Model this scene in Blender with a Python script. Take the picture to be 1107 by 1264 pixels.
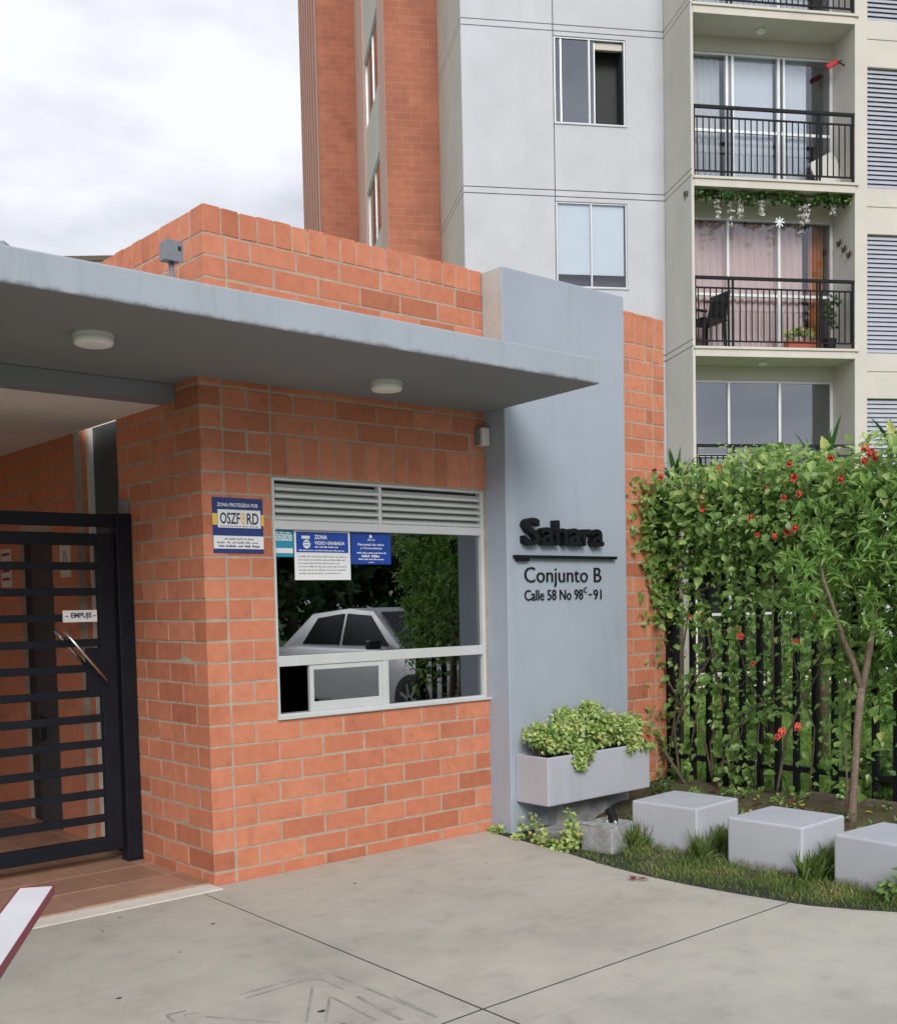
import bpy, bmesh, math, random
import numpy as np
from mathutils import Vector, Matrix

for o in list(bpy.data.objects):
    bpy.data.objects.remove(o)
random.seed(7)
RNG = np.random.default_rng(11)
S = bpy.context.scene
COL = S.collection
R = math.radians

# ------------------------------------------------------------------ camera
CAM_POS = Vector((-2.9494, -5.3656, 1.5205))
AX_R = Vector((0.753479, -0.657142, -0.020837))
AX_U = Vector((0.053257, 0.029416, 0.998147))
AX_B = Vector((-0.655311, -0.753193, 0.057162))
cam = bpy.data.cameras.new('camera')
cam.sensor_fit = 'HORIZONTAL'
cam.sensor_width = 36.0
cam.lens = 44.6056
cam.shift_y = 0.17194
cam.clip_start = 0.05
cam.clip_end = 2000
camo = bpy.data.objects.new('camera', cam)
COL.objects.link(camo)
camo.matrix_world = Matrix(((AX_R.x, AX_U.x, AX_B.x, CAM_POS.x), (AX_R.y, AX_U.y, AX_B.y, CAM_POS.y),
                            (AX_R.z, AX_U.z, AX_B.z, CAM_POS.z), (0, 0, 0, 1)))
S.camera = camo

def ray(u, v):
    """direction of a photograph pixel (1107 x 1264)"""
    return -AX_B + AX_R * ((u - 553.5) / 1371.62) + AX_U * ((822.34 - v) / 1371.62)
def onp(u, v, ax, val):
    d = ray(u, v)
    return CAM_POS + d * ((val - CAM_POS[ax]) / d[ax])
def at(u, v, depth):
    return CAM_POS + ray(u, v) * depth

# ------------------------------------------------------------------ sky and sun
SUN_EL, SUN_AZ = R(31), R(212)      # azimuth: clockwise from +Y
w = bpy.data.worlds.new('World'); S.world = w; w.use_nodes = True
nt = w.node_tree; nt.nodes.clear()
out = nt.nodes.new('ShaderNodeOutputWorld'); bg = nt.nodes.new('ShaderNodeBackground')
sky = nt.nodes.new('ShaderNodeTexSky'); sky.sky_type = 'NISHITA'; sky.sun_disc = False
sky.sun_elevation = SUN_EL; sky.sun_rotation = SUN_AZ; sky.air_density = 1.2; sky.dust_density = 2.5
tc = nt.nodes.new('ShaderNodeTexCoord'); mp = nt.nodes.new('ShaderNodeMapping'); mp.inputs['Scale'].default_value = (1.3, 1.3, 3.2)
n1 = nt.nodes.new('ShaderNodeTexNoise'); n1.inputs['Scale'].default_value = 2.2; n1.inputs['Detail'].default_value = 7; n1.inputs['Roughness'].default_value = .52
n2 = nt.nodes.new('ShaderNodeTexNoise'); n2.inputs['Scale'].default_value = 1.1; n2.inputs['Detail'].default_value = 4
rp = nt.nodes.new('ShaderNodeValToRGB')
rp.color_ramp.elements[0].position = .36; rp.color_ramp.elements[0].color = (3.3, 3.5, 4.15, 1)
rp.color_ramp.elements[1].position = .60; rp.color_ramp.elements[1].color = (6.1, 6.25, 6.65, 1)
cv = nt.nodes.new('ShaderNodeValToRGB')
cv.color_ramp.elements[0].position = .25; cv.color_ramp.elements[0].color = (.80, .80, .80, 1)
cv.color_ramp.elements[1].position = .55; cv.color_ramp.elements[1].color = (1, 1, 1, 1)
mx = nt.nodes.new('ShaderNodeMixRGB')
L = nt.links.new
L(tc.outputs['Generated'], mp.inputs['Vector']); L(mp.outputs[0], n1.inputs['Vector']); L(mp.outputs[0], n2.inputs['Vector'])
L(n1.outputs['Fac'], rp.inputs['Fac']); L(n2.outputs['Fac'], cv.inputs['Fac'])
L(cv.outputs['Color'], mx.inputs['Fac']); L(sky.outputs[0], mx.inputs['Color1']); L(rp.outputs['Color'], mx.inputs['Color2'])
L(mx.outputs[0], bg.inputs['Color']); bg.inputs['Strength'].default_value = 0.10; L(bg.outputs[0], out.inputs['Surface'])

sun = bpy.data.lights.new('sun', 'SUN'); sun.energy = 1.5; sun.angle = R(26); sun.color = (1, .965, .91)
suno = bpy.data.objects.new('sun', sun); COL.objects.link(suno)
suno.location = (0, -10, 20)
sdir = Vector((math.sin(SUN_AZ) * math.cos(SUN_EL), math.cos(SUN_AZ) * math.cos(SUN_EL), math.sin(SUN_EL)))
suno.rotation_euler = sdir.to_track_quat('Z', 'Y').to_euler()

S.render.engine = 'CYCLES'
S.view_settings.view_transform = 'Standard'; S.view_settings.look = 'None'
S.view_settings.exposure = 0.67; S.view_settings.gamma = 1; S.view_settings.use_curve_mapping = False

# ------------------------------------------------------------------ materials
M = {}
def nmat(name):
    m = bpy.data.materials.new(name); m.use_nodes = True
    t = m.node_tree; b = t.nodes['Principled BSDF']
    M[name] = m
    return m, t, b
def ramp(t, stops):
    r = t.nodes.new('ShaderNodeValToRGB'); e = r.color_ramp.elements
    while len(e) < len(stops): e.new(.5)
    for k, (p, c) in enumerate(stops):
        e[k].position = p; e[k].color = (*c, 1) if len(c) == 3 else c
    return r
def noise(t, vec, scale, detail=6, rough=.6):
    n = t.nodes.new('ShaderNodeTexNoise'); n.inputs['Scale'].default_value = scale
    n.inputs['Detail'].default_value = detail; n.inputs['Roughness'].default_value = rough
    if vec is not None: t.links.new(vec, n.inputs['Vector'])
    return n
def mixc(t, a, b, fac, mode='MIX'):
    m = t.nodes.new('ShaderNodeMixRGB'); m.blend_type = mode
    for s, v in ((0, fac), (1, a), (2, b)):
        if isinstance(v, (int, float)): m.inputs[s].default_value = v
        elif isinstance(v, tuple): m.inputs[s].default_value = (*v, 1)
        else: t.links.new(v, m.inputs[s])
    return m.outputs[0]
def bump(t, b, h, strength=.3, dist=.01):
    n = t.nodes.new('ShaderNodeBump'); n.inputs['Strength'].default_value = strength; n.inputs['Distance'].default_value = dist
    t.links.new(h, n.inputs['Height']); t.links.new(n.outputs[0], b.inputs['Normal'])
def objvec(t, world=False):
    if world:
        g = t.nodes.new('ShaderNodeNewGeometry'); return g.outputs['Position']
    return t.nodes.new('ShaderNodeTexCoord').outputs['Object']
def plain(name, col, rough=.6, metal=0.0, var=.12, scale=6.0, bmp=.0, spec=.5, fine=60.0):
    """painted / cast surface: two noise octaves in colour, roughness and relief"""
    m, t, b = nmat(name)
    v = objvec(t, True)
    n = noise(t, v, scale, 8, .62); n2_ = noise(t, v, fine, 4, .6)
    lo = tuple(c * (1 - var) for c in col); hi = tuple(min(1, c * (1 + var)) for c in col)
    r = ramp(t, [(.3, lo), (.7, hi)]); t.links.new(n.outputs['Fac'], r.inputs['Fac'])
    r2 = ramp(t, [(.25, (1 - var * .5,) * 3), (.75, (1 + var * .3,) * 3)]); t.links.new(n2_.outputs['Fac'], r2.inputs['Fac'])
    t.links.new(mixc(t, r.outputs[0], r2.outputs[0], 1.0, 'MULTIPLY'), b.inputs['Base Color'])
    b.inputs['Metallic'].default_value = metal
    b.inputs['Specular IOR Level'].default_value = spec
    rr = t.nodes.new('ShaderNodeMapRange'); rr.inputs['To Min'].default_value = max(0, rough - .1); rr.inputs['To Max'].default_value = min(1, rough + .1)
    t.links.new(n.outputs['Fac'], rr.inputs['Value']); t.links.new(rr.outputs[0], b.inputs['Roughness'])
    if bmp: bump(t, b, n2_.outputs['Fac'], bmp, .004)
    return m

# brick: each brick takes its own tone from its object's random number
def brick_mat(name, tones, dirt=.35):
    m, t, b = nmat(name)
    oi = t.nodes.new('ShaderNodeObjectInfo')
    v = objvec(t, True)
    r = ramp(t, tones); t.links.new(oi.outputs['Random'], r.inputs['Fac'])
    n = noise(t, v, 14, 8, .65); n3 = noise(t, v, 150, 5, .7); nb = noise(t, v, 1.6, 5, .6)
    rn = ramp(t, [(.26, (.70, .67, .66)), (.42, (.94, .93, .92)), (.55, (1, 1, 1)), (.75, (1.12, 1.10, 1.08))]); t.links.new(n.outputs['Fac'], rn.inputs['Fac'])
    c = mixc(t, r.outputs[0], rn.outputs[0], 1.0, 'MULTIPLY')
    rb = ramp(t, [(.30, (.74, .72, .72)), (.48, (1, 1, 1))]); t.links.new(nb.outputs['Fac'], rb.inputs['Fac'])
    c = mixc(t, c, rb.outputs[0], .7, 'MULTIPLY')
    rs = ramp(t, [(.62, (0, 0, 0)), (.70, (1, 1, 1))]); t.links.new(n3.outputs['Fac'], rs.inputs['Fac'])
    sc = t.nodes.new('ShaderNodeMath'); sc.operation = 'MULTIPLY'; sc.inputs[1].default_value = .45; t.links.new(rs.outputs[0], sc.inputs[0])
    c = mixc(t, c, (.16, .07, .05), sc.outputs[0])
    # pale smears of mortar here and there
    ne = noise(t, v, 7.5, 6, .7)
    re = ramp(t, [(.66, (0, 0, 0)), (.80, (.28, .28, .28))]); t.links.new(ne.outputs['Fac'], re.inputs['Fac'])
    c = mixc(t, c, (.50, .42, .36), re.outputs[0])
    # grey-black weather streaks that run down the wall
    mpn = t.nodes.new('ShaderNodeMapping'); mpn.inputs['Scale'].default_value = (7, 7, 1.1); t.links.new(v, mpn.inputs['Vector'])
    nw = noise(t, mpn.outputs[0], 1.0, 7, .7); rw = ramp(t, [(.60, (0, 0, 0)), (.78, (.42, .42, .42))]); t.links.new(nw.outputs['Fac'], rw.inputs['Fac'])
    c = mixc(t, c, (.20, .12, .09), rw.outputs[0])
    t.links.new(c, b.inputs['Base Color']); b.inputs['Roughness'].default_value = .82; b.inputs['Specular IOR Level'].default_value = .3
    nl = noise(t, v, 28, 6, .65)
    bump(t, b, mixc(t, n3.outputs['Fac'], nl.outputs['Fac'], .5), .55, .005)
    return m
brick_mat('brick', [(0, (.45, .155, .088)), (.12, (.53, .190, .108)), (.35, (.585, .216, .124)), (.65, (.615, .233, .136)), (.88, (.645, .255, .152)), (.95, (.55, .200, .116)), (1, (.45, .160, .092))])
plain('mortar', (.43, .345, .275), .95, var=.18, scale=12, bmp=.4)
def render_paint(name, col, streak=.5, edge=None, dirt=(.13, .135, .135), band=.055):
    m, t, b = nmat(name); v = objvec(t, True)
    n = noise(t, v, 1.7, 7, .6); r0 = ramp(t, [(.3, tuple(x * .93 for x in col)), (.7, tuple(x * 1.05 for x in col))]); t.links.new(n.outputs['Fac'], r0.inputs['Fac'])
    mpn = t.nodes.new('ShaderNodeMapping'); mpn.inputs['Scale'].default_value = (9, 9, .9); t.links.new(v, mpn.inputs['Vector'])
    ns_ = noise(t, mpn.outputs[0], 1.0, 8, .7); rs = ramp(t, [(.54, (0, 0, 0)), (.80, (streak,) * 3)]); t.links.new(ns_.outputs['Fac'], rs.inputs['Fac'])
    c = mixc(t, r0.outputs[0], tuple(x * .62 for x in col), rs.outputs[0])
    nb = noise(t, v, 9, 8, .72); rb = ramp(t, [(.64, (0, 0, 0)), (.74, (.30,) * 3)]); t.links.new(nb.outputs['Fac'], rb.inputs['Fac'])
    c = mixc(t, c, tuple(min(1, x * 1.35) for x in col), rb.outputs[0])
    if edge is not None:
        # soot and peeling along the drip edge, broken up by noise
        sp = t.nodes.new('ShaderNodeSeparateXYZ'); t.links.new(v, sp.inputs[0])
        mr = t.nodes.new('ShaderNodeMapRange'); mr.inputs['From Min'].default_value = edge + band; mr.inputs['From Max'].default_value = edge; t.links.new(sp.outputs['Z'], mr.inputs['Value'])
        ne = noise(t, v, 11, 8, .75); mm = t.nodes.new('ShaderNodeMath'); mm.operation = 'MULTIPLY'; t.links.new(mr.outputs[0], mm.inputs[0]); t.links.new(ne.outputs['Fac'], mm.inputs[1])
        re = ramp(t, [(.30, (0, 0, 0)), (.50, (.75,) * 3)]); t.links.new(mm.outputs[0], re.inputs['Fac'])
        c = mixc(t, c, dirt, re.outputs[0])
    t.links.new(c, b.inputs['Base Color']); b.inputs['Roughness'].default_value = .68; b.inputs['Specular IOR Level'].default_value = .35
    nf = noise(t, v, 70, 6, .7); ng = noise(t, v, 6, 5, .6)
    bump(t, b, mixc(t, nf.outputs['Fac'], ng.outputs['Fac'], .6), .35, .008)
render_paint('grey_paint', (.365, .412, .485), .34)
render_paint('fascia_paint', (.365, .408, .465), .60, 2.75)
render_paint('cube_paint', (.46, .48, .535), .45)
render_paint('seat_paint', (.49, .51, .56), .55, .02, (.17, .15, .10), .10)
render_paint('white_wall', (.56, .57, .62), .20)
render_paint('beige_wall', (.63, .59, .54), .18)
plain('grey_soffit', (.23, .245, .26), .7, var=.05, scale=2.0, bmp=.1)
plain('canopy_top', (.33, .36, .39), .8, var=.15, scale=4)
plain('cream_paint', (.84, .82, .79), .8, var=.04, scale=2)
plain('beige_dark', (.44, .42, .36), .85, var=.05, scale=1.2, bmp=.15)
plain('salmon', (.68, .44, .37), .85, var=.06, scale=1.5)
plain('groove', (.16, .15, .14), .9, var=.2)
plain('aluminium', (.72, .74, .75), .38, metal=.35, var=.04, scale=5)
plain('frame_grey', (.52, .54, .57), .4, metal=.35, var=.05, scale=5)
plain('louvre_paint', (.58, .59, .56), .5, metal=.15, var=.05, scale=5)
plain('pale_louvre', (.47, .49, .56), .5, metal=.2, var=.05, scale=5)
plain('black_metal', (.008, .009, .012), .6, var=.25, scale=8, spec=.25)
plain('navy_metal', (.008, .011, .018), .5, var=.2, scale=6, spec=.25)
plain('black_plastic', (.012, .012, .014), .45, var=.2)
plain('letter_black', (.006, .0065, .009), .55, var=.2, spec=.3)
plain('steel', (.62, .62, .62), .25, metal=1.0, var=.05)
plain('lamp_white', (.86, .85, .82), .5, var=.03)
plain('white_plastic', (.70, .69, .64), .45, var=.04)
plain('conduit_grey', (.20, .21, .23), .5, var=.12, scale=20)
plain('stone_block', (.33, .335, .34), .85, var=.35, scale=14, bmp=.5)
plain('soil', (.075, .048, .030), .95, var=.5, scale=18, bmp=.7)
plain('asphalt', (.052, .052, .055), .9, var=.25, scale=10, bmp=.4)
plain('dark_door', (.045, .055, .063), .4, var=.1)
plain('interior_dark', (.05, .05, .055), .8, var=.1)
plain('paper_white', (.80, .81, .83), .5, var=.015)
plain('paper_blue', (.012, .060, .36), .45, var=.03)
plain('paper_navy', (.022, .045, .19), .45, var=.03)
plain('paper_teal', (.03, .28, .43), .45, var=.03)
plain('paper_cream', (.66, .60, .56), .6, var=.03)
plain('ink_dark', (.025, .035, .10), .6, var=.05)
plain('ink_grey', (.22, .23, .26), .6, var=.05)
plain('ink_yellow', (.78, .52, .12), .5, var=.05)
plain('bar_white', (.76, .75, .78), .45, var=.04)
plain('bar_red', (.26, .030, .055), .5, var=.12)
plain('bark', (.20, .150, .11), .9, var=.3, scale=30, bmp=.6)
plain('twig', (.13, .10, .075), .9, var=.3, scale=30, bmp=.4)
plain('flower_red', (.80, .15, .11), .5, var=.2, scale=40)
plain('flower_white', (.74, .72, .72), .6, var=.1, scale=40)
plain('dead_leaf', (.20, .035, .025), .7, var=.3, scale=60)
plain('yellow_leaf', (.55, .38, .06), .6, var=.2, scale=60)
plain('curtain_pink', (.78, .58, .54), .9, var=.05, scale=3)
plain('curtain_white', (.66, .68, .70), .9, var=.04, scale=3)
plain('curtain_orange', (.55, .20, .06), .9, var=.15, scale=4)
plain('blind_white', (.78, .82, .88), .8, var=.03, scale=3)
plain('terracotta_pot', (.42, .11, .06), .7, var=.1)
plain('red_plastic', (.50, .02, .03), .4, var=.1)
plain('wood_grey', (.13, .105, .08), .9, var=.3, scale=12, bmp=.5)
plain('car_silver', (.66, .67, .685), .4, metal=.25, var=.02)
plain('tyre', (.02, .02, .02), .8, var=.1)
plain('tar', (.030, .029, .027), .9, var=.2)
plain('groove_worn', (.33, .32, .285), .95, var=.3, scale=8)

def glass_mat(name, tint, refl, rough=0.0):
    m, t, b = nmat(name); t.nodes.remove(b)
    o = t.nodes['Material Output']
    tr = t.nodes.new('ShaderNodeBsdfTransparent'); tr.inputs[0].default_value = (*tint, 1)
    gl = t.nodes.new('ShaderNodeBsdfGlossy'); gl.inputs['Roughness'].default_value = rough; gl.inputs['Color'].default_value = (.92, .95, 1, 1)
    fr = t.nodes.new('ShaderNodeFresnel'); fr.inputs['IOR'].default_value = 1.5
    ma = t.nodes.new('ShaderNodeMath'); ma.operation = 'ADD'; ma.inputs[1].default_value = refl; t.links.new(fr.outputs[0], ma.inputs[0])
    mx_ = t.nodes.new('ShaderNodeMixShader')
    t.links.new(ma.outputs[0], mx_.inputs[0]); t.links.new(tr.outputs[0], mx_.inputs[1]); t.links.new(gl.outputs[0], mx_.inputs[2])
    t.links.new(mx_.outputs[0], o.inputs['Surface'])
    return m
glass_mat('glass_dark', (.22, .24, .25), .20)
glass_mat('glass_flat', (.94, .96, .97), .03)
glass_mat('glass_door', (.92, .93, .94), .045)
glass_mat('glass_grey', (.25, .28, .31), .24)
glass_mat('glass_car', (.05, .055, .06), .0, .15)

def concrete(name, col, var):
    m, t, b = nmat(name); v = objvec(t, True)
    a = noise(t, v, .9, 8, .62); c = noise(t, v, 5.5, 8, .68); d = noise(t, v, 190, 4, .7)
    r1 = ramp(t, [(.24, tuple(x * .70 for x in col)), (.50, col), (.74, tuple(x * 1.12 for x in col))]); t.links.new(a.outputs['Fac'], r1.inputs['Fac'])
    r2 = ramp(t, [(.26, (.78, .77, .77)), (.44, (.97, .97, .97)), (.75, (1.08, 1.08, 1.07))]); t.links.new(c.outputs['Fac'], r2.inputs['Fac'])
    r3 = ramp(t, [(.32, (.66, .65, .64)), (.46, (.97, .97, .97)), (.56, (1, 1, 1)), (.70, (1.18, 1.17, 1.15))]); t.links.new(d.outputs['Fac'], r3.inputs['Fac'])
    k = mixc(t, mixc(t, r1.outputs[0], r2.outputs[0], var, 'MULTIPLY'), r3.outputs[0], 1, 'MULTIPLY')
    # long scuffs and tyre-dark smears, grit
    mpc = t.nodes.new('ShaderNodeMapping'); mpc.inputs['Rotation'].default_value = (0, 0, .75); mpc.inputs['Scale'].default_value = (1.2, 14, 1); t.links.new(v, mpc.inputs['Vector'])
    nt_ = noise(t, mpc.outputs[0], 1.0, 9, .72); rt = ramp(t, [(.52, (1, 1, 1)), (.72, (.74, .73, .72))]); t.links.new(nt_.outputs['Fac'], rt.inputs['Fac'])
    k = mixc(t, k, rt.outputs[0], .38, 'MULTIPLY')
    ng_ = noise(t, v, 620, 2, .5); rg = ramp(t, [(.30, (.55, .54, .53)), (.42, (1, 1, 1)), (.64, (1, 1, 1)), (.74, (1.28, 1.27, 1.24))]); t.links.new(ng_.outputs['Fac'], rg.inputs['Fac'])
    k = mixc(t, k, rg.outputs[0], .9, 'MULTIPLY')
    # small dark stains
    vo = t.nodes.new('ShaderNodeTexVoronoi'); vo.inputs['Scale'].default_value = 3.1; t.links.new(v, vo.inputs['Vector'])
    rs = ramp(t, [(.018, (.35, .35, .35)), (.035, (1, 1, 1))]); t.links.new(vo.outputs['Distance'], rs.inputs['Fac'])
    k = mixc(t, k, rs.outputs[0], .8, 'MULTIPLY')
    t.links.new(k, b.inputs['Base Color']); b.inputs['Roughness'].default_value = .86; b.inputs['Specular IOR Level'].default_value = .3
    bump(t, b, mixc(t, c.outputs['Fac'], d.outputs['Fac'], .5), .25, .004)
concrete('concrete', (.505, .482, .425), 1.0)
concrete('threshold_stone', (.80, .76, .69), .8)

def tile_mat():
    m, t, b = nmat('floor_tile'); oi = t.nodes.new('ShaderNodeObjectInfo'); v = objvec(t, True)
    r = ramp(t, [(0, (.34, .20, .140)), (.5, (.40, .235, .165)), (1, (.44, .265, .19))]); t.links.new(oi.outputs['Random'], r.inputs['Fac'])
    n = noise(t, v, 9, 6, .6); rn = ramp(t, [(.3, (.86, .85, .84)), (.7, (1.08, 1.08, 1.08))]); t.links.new(n.outputs['Fac'], rn.inputs['Fac'])
    t.links.new(mixc(t, r.outputs[0], rn.outputs[0], 1, 'MULTIPLY'), b.inputs['Base Color']); b.inputs['Roughness'].default_value = .42
tile_mat()

def far_brick(name, axis, dark=1.0):
    """small far bricks: running bond over a wall that runs along the given local axis"""
    m, t, b = nmat(name); v = objvec(t)
    sp = t.nodes.new('ShaderNodeSeparateXYZ'); cb = t.nodes.new('ShaderNodeCombineXYZ'); t.links.new(v, sp.inputs[0])
    t.links.new(sp.outputs[axis], cb.inputs[0]); t.links.new(sp.outputs['Z'], cb.inputs[1])
    br = t.nodes.new('ShaderNodeTexBrick'); t.links.new(cb.outputs[0], br.inputs['Vector'])
    br.inputs['Scale'].default_value = 1; br.inputs['Brick Width'].default_value = .30; br.inputs['Row Height'].default_value = .115
    br.inputs['Mortar Size'].default_value = .006; br.inputs['Bias'].default_value = -.1
    br.inputs['Color1'].default_value = (.40 * dark, .148 * dark, .092 * dark, 1); br.inputs['Color2'].default_value = (.46 * dark, .175 * dark, .110 * dark, 1)
    br.inputs['Mortar'].default_value = (.45 * dark, .21 * dark, .145 * dark, 1)
    n = noise(t, v, 2.5, 6, .65); rn = ramp(t, [(.3, (.78, .77, .77)), (.7, (1.1, 1.08, 1.06))]); t.links.new(n.outputs['Fac'], rn.inputs['Fac'])
    t.links.new(mixc(t, br.outputs['Color'], rn.outputs[0], 1, 'MULTIPLY'), b.inputs['Base Color']); b.inputs['Roughness'].default_value = .9
    bump(t, b, br.outputs['Fac'], -.4, .006)
far_brick('far_brick_x', 'X'); far_brick('far_brick_y', 'Y')
far_brick('passage_brick', 'Y', .9)

def leaf_mat(name, stops, transl=.3, rough=.45):
    m, t, b = nmat(name); o = t.nodes['Material Output']
    a = t.nodes.new('ShaderNodeAttribute'); a.attribute_name = 'tint'
    r = ramp(t, stops); t.links.new(a.outputs['Fac'], r.inputs['Fac'])
    t.links.new(r.outputs[0], b.inputs['Base Color']); b.inputs['Roughness'].default_value = rough
    tl = t.nodes.new('ShaderNodeBsdfTranslucent'); t.links.new(mixc(t, r.outputs[0], (.9, 1, .35), .25, 'MULTIPLY'), tl.inputs['Color'])
    mx_ = t.nodes.new('ShaderNodeMixShader'); mx_.inputs[0].default_value = transl
    t.links.new(b.outputs[0], mx_.inputs[1]); t.links.new(tl.outputs[0], mx_.inputs[2]); t.links.new(mx_.outputs[0], o.inputs['Surface'])
leaf_mat('leaf_hedge', [(0, (.095, .180, .048)), (.35, (.195, .345, .092)), (.7, (.32, .495, .145)), (.93, (.48, .63, .25)), (1, (.60, .57, .16))], .42, .30)
leaf_mat('leaf_long', [(0, (.09, .19, .045)), (.4, (.19, .37, .085)), (.8, (.30, .49, .13)), (1, (.45, .58, .22))], .42, .36)
leaf_mat('lawn_blade', [(0, (.15, .27, .06)), (.5, (.28, .44, .10)), (1, (.42, .56, .16))], .45, .5)
leaf_mat('leaf_variegated', [(0, (.14, .29, .06)), (.30, (.30, .47, .12)), (.6, (.50, .62, .22)), (.9, (.72, .76, .42)), (1, (.66, .56, .18))])
leaf_mat('leaf_dark', [(0, (.035, .080, .024)), (.5, (.075, .155, .042)), (1, (.14, .24, .07))])
leaf_mat('leaf_strap', [(0, (.025, .075, .025)), (.5, (.05, .13, .04)), (1, (.10, .21, .07))])
leaf_mat('grass_blade', [(0, (.07, .13, .028)), (.4, (.15, .23, .055)), (.7, (.24, .29, .09)), (.88, (.36, .33, .14)), (1, (.42, .33, .17))])
def ground_mat(name, a, b_, c, sc=3.0):
    m, t, b = nmat(name); v = objvec(t, True)
    n = noise(t, v, sc, 8, .68); r = ramp(t, [(.34, a), (.5, b_), (.68, c)]); t.links.new(n.outputs['Fac'], r.inputs['Fac'])
    d = noise(t, v, 60, 5, .7); rd = ramp(t, [(.3, (.6, .6, .6)), (.7, (1.2, 1.2, 1.2))]); t.links.new(d.outputs['Fac'], rd.inputs['Fac'])
    t.links.new(mixc(t, r.outputs[0], rd.outputs[0], 1, 'MULTIPLY'), b.inputs['Base Color']); b.inputs['Roughness'].default_value = .95
    bump(t, b, d.outputs['Fac'], .7, .02)
ground_mat('ground_mat', (.05, .10, .025), (.09, .17, .04), (.12, .20, .05), .6)
ground_mat('bed_mat', (.085, .055, .036), (.12, .10, .05), (.11, .14, .045), 4.5)
ground_mat('lawn_mat', (.17, .30, .06), (.26, .42, .09), (.32, .48, .12), 1.2)

# ------------------------------------------------------------------ builders
def tag(o, label=None, cat=None, group=None, kind=None):
    if label: o['label'] = label
    if cat: o['category'] = cat
    if group: o['group'] = group
    if kind: o['kind'] = kind
    return o
def thing(name, loc, label, cat, group=None, rz=0.0):
    o = bpy.data.objects.new(name, None); COL.objects.link(o); o.empty_display_size = .1
    o.location = loc; o.rotation_euler = (0, 0, rz)
    return tag(o, label, cat, group)
def root_loc(o):
    while o.parent: o = o.parent
    return Vector(o.location)
def link_mesh(name, me, mat, parent=None, loc=(0, 0, 0)):
    o = bpy.data.objects.new(name, me); COL.objects.link(o)
    if mat is not None and not me.materials: me.materials.append(M[mat] if isinstance(mat, str) else mat)
    o.location = loc
    if parent: o.parent = parent
    return o

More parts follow.
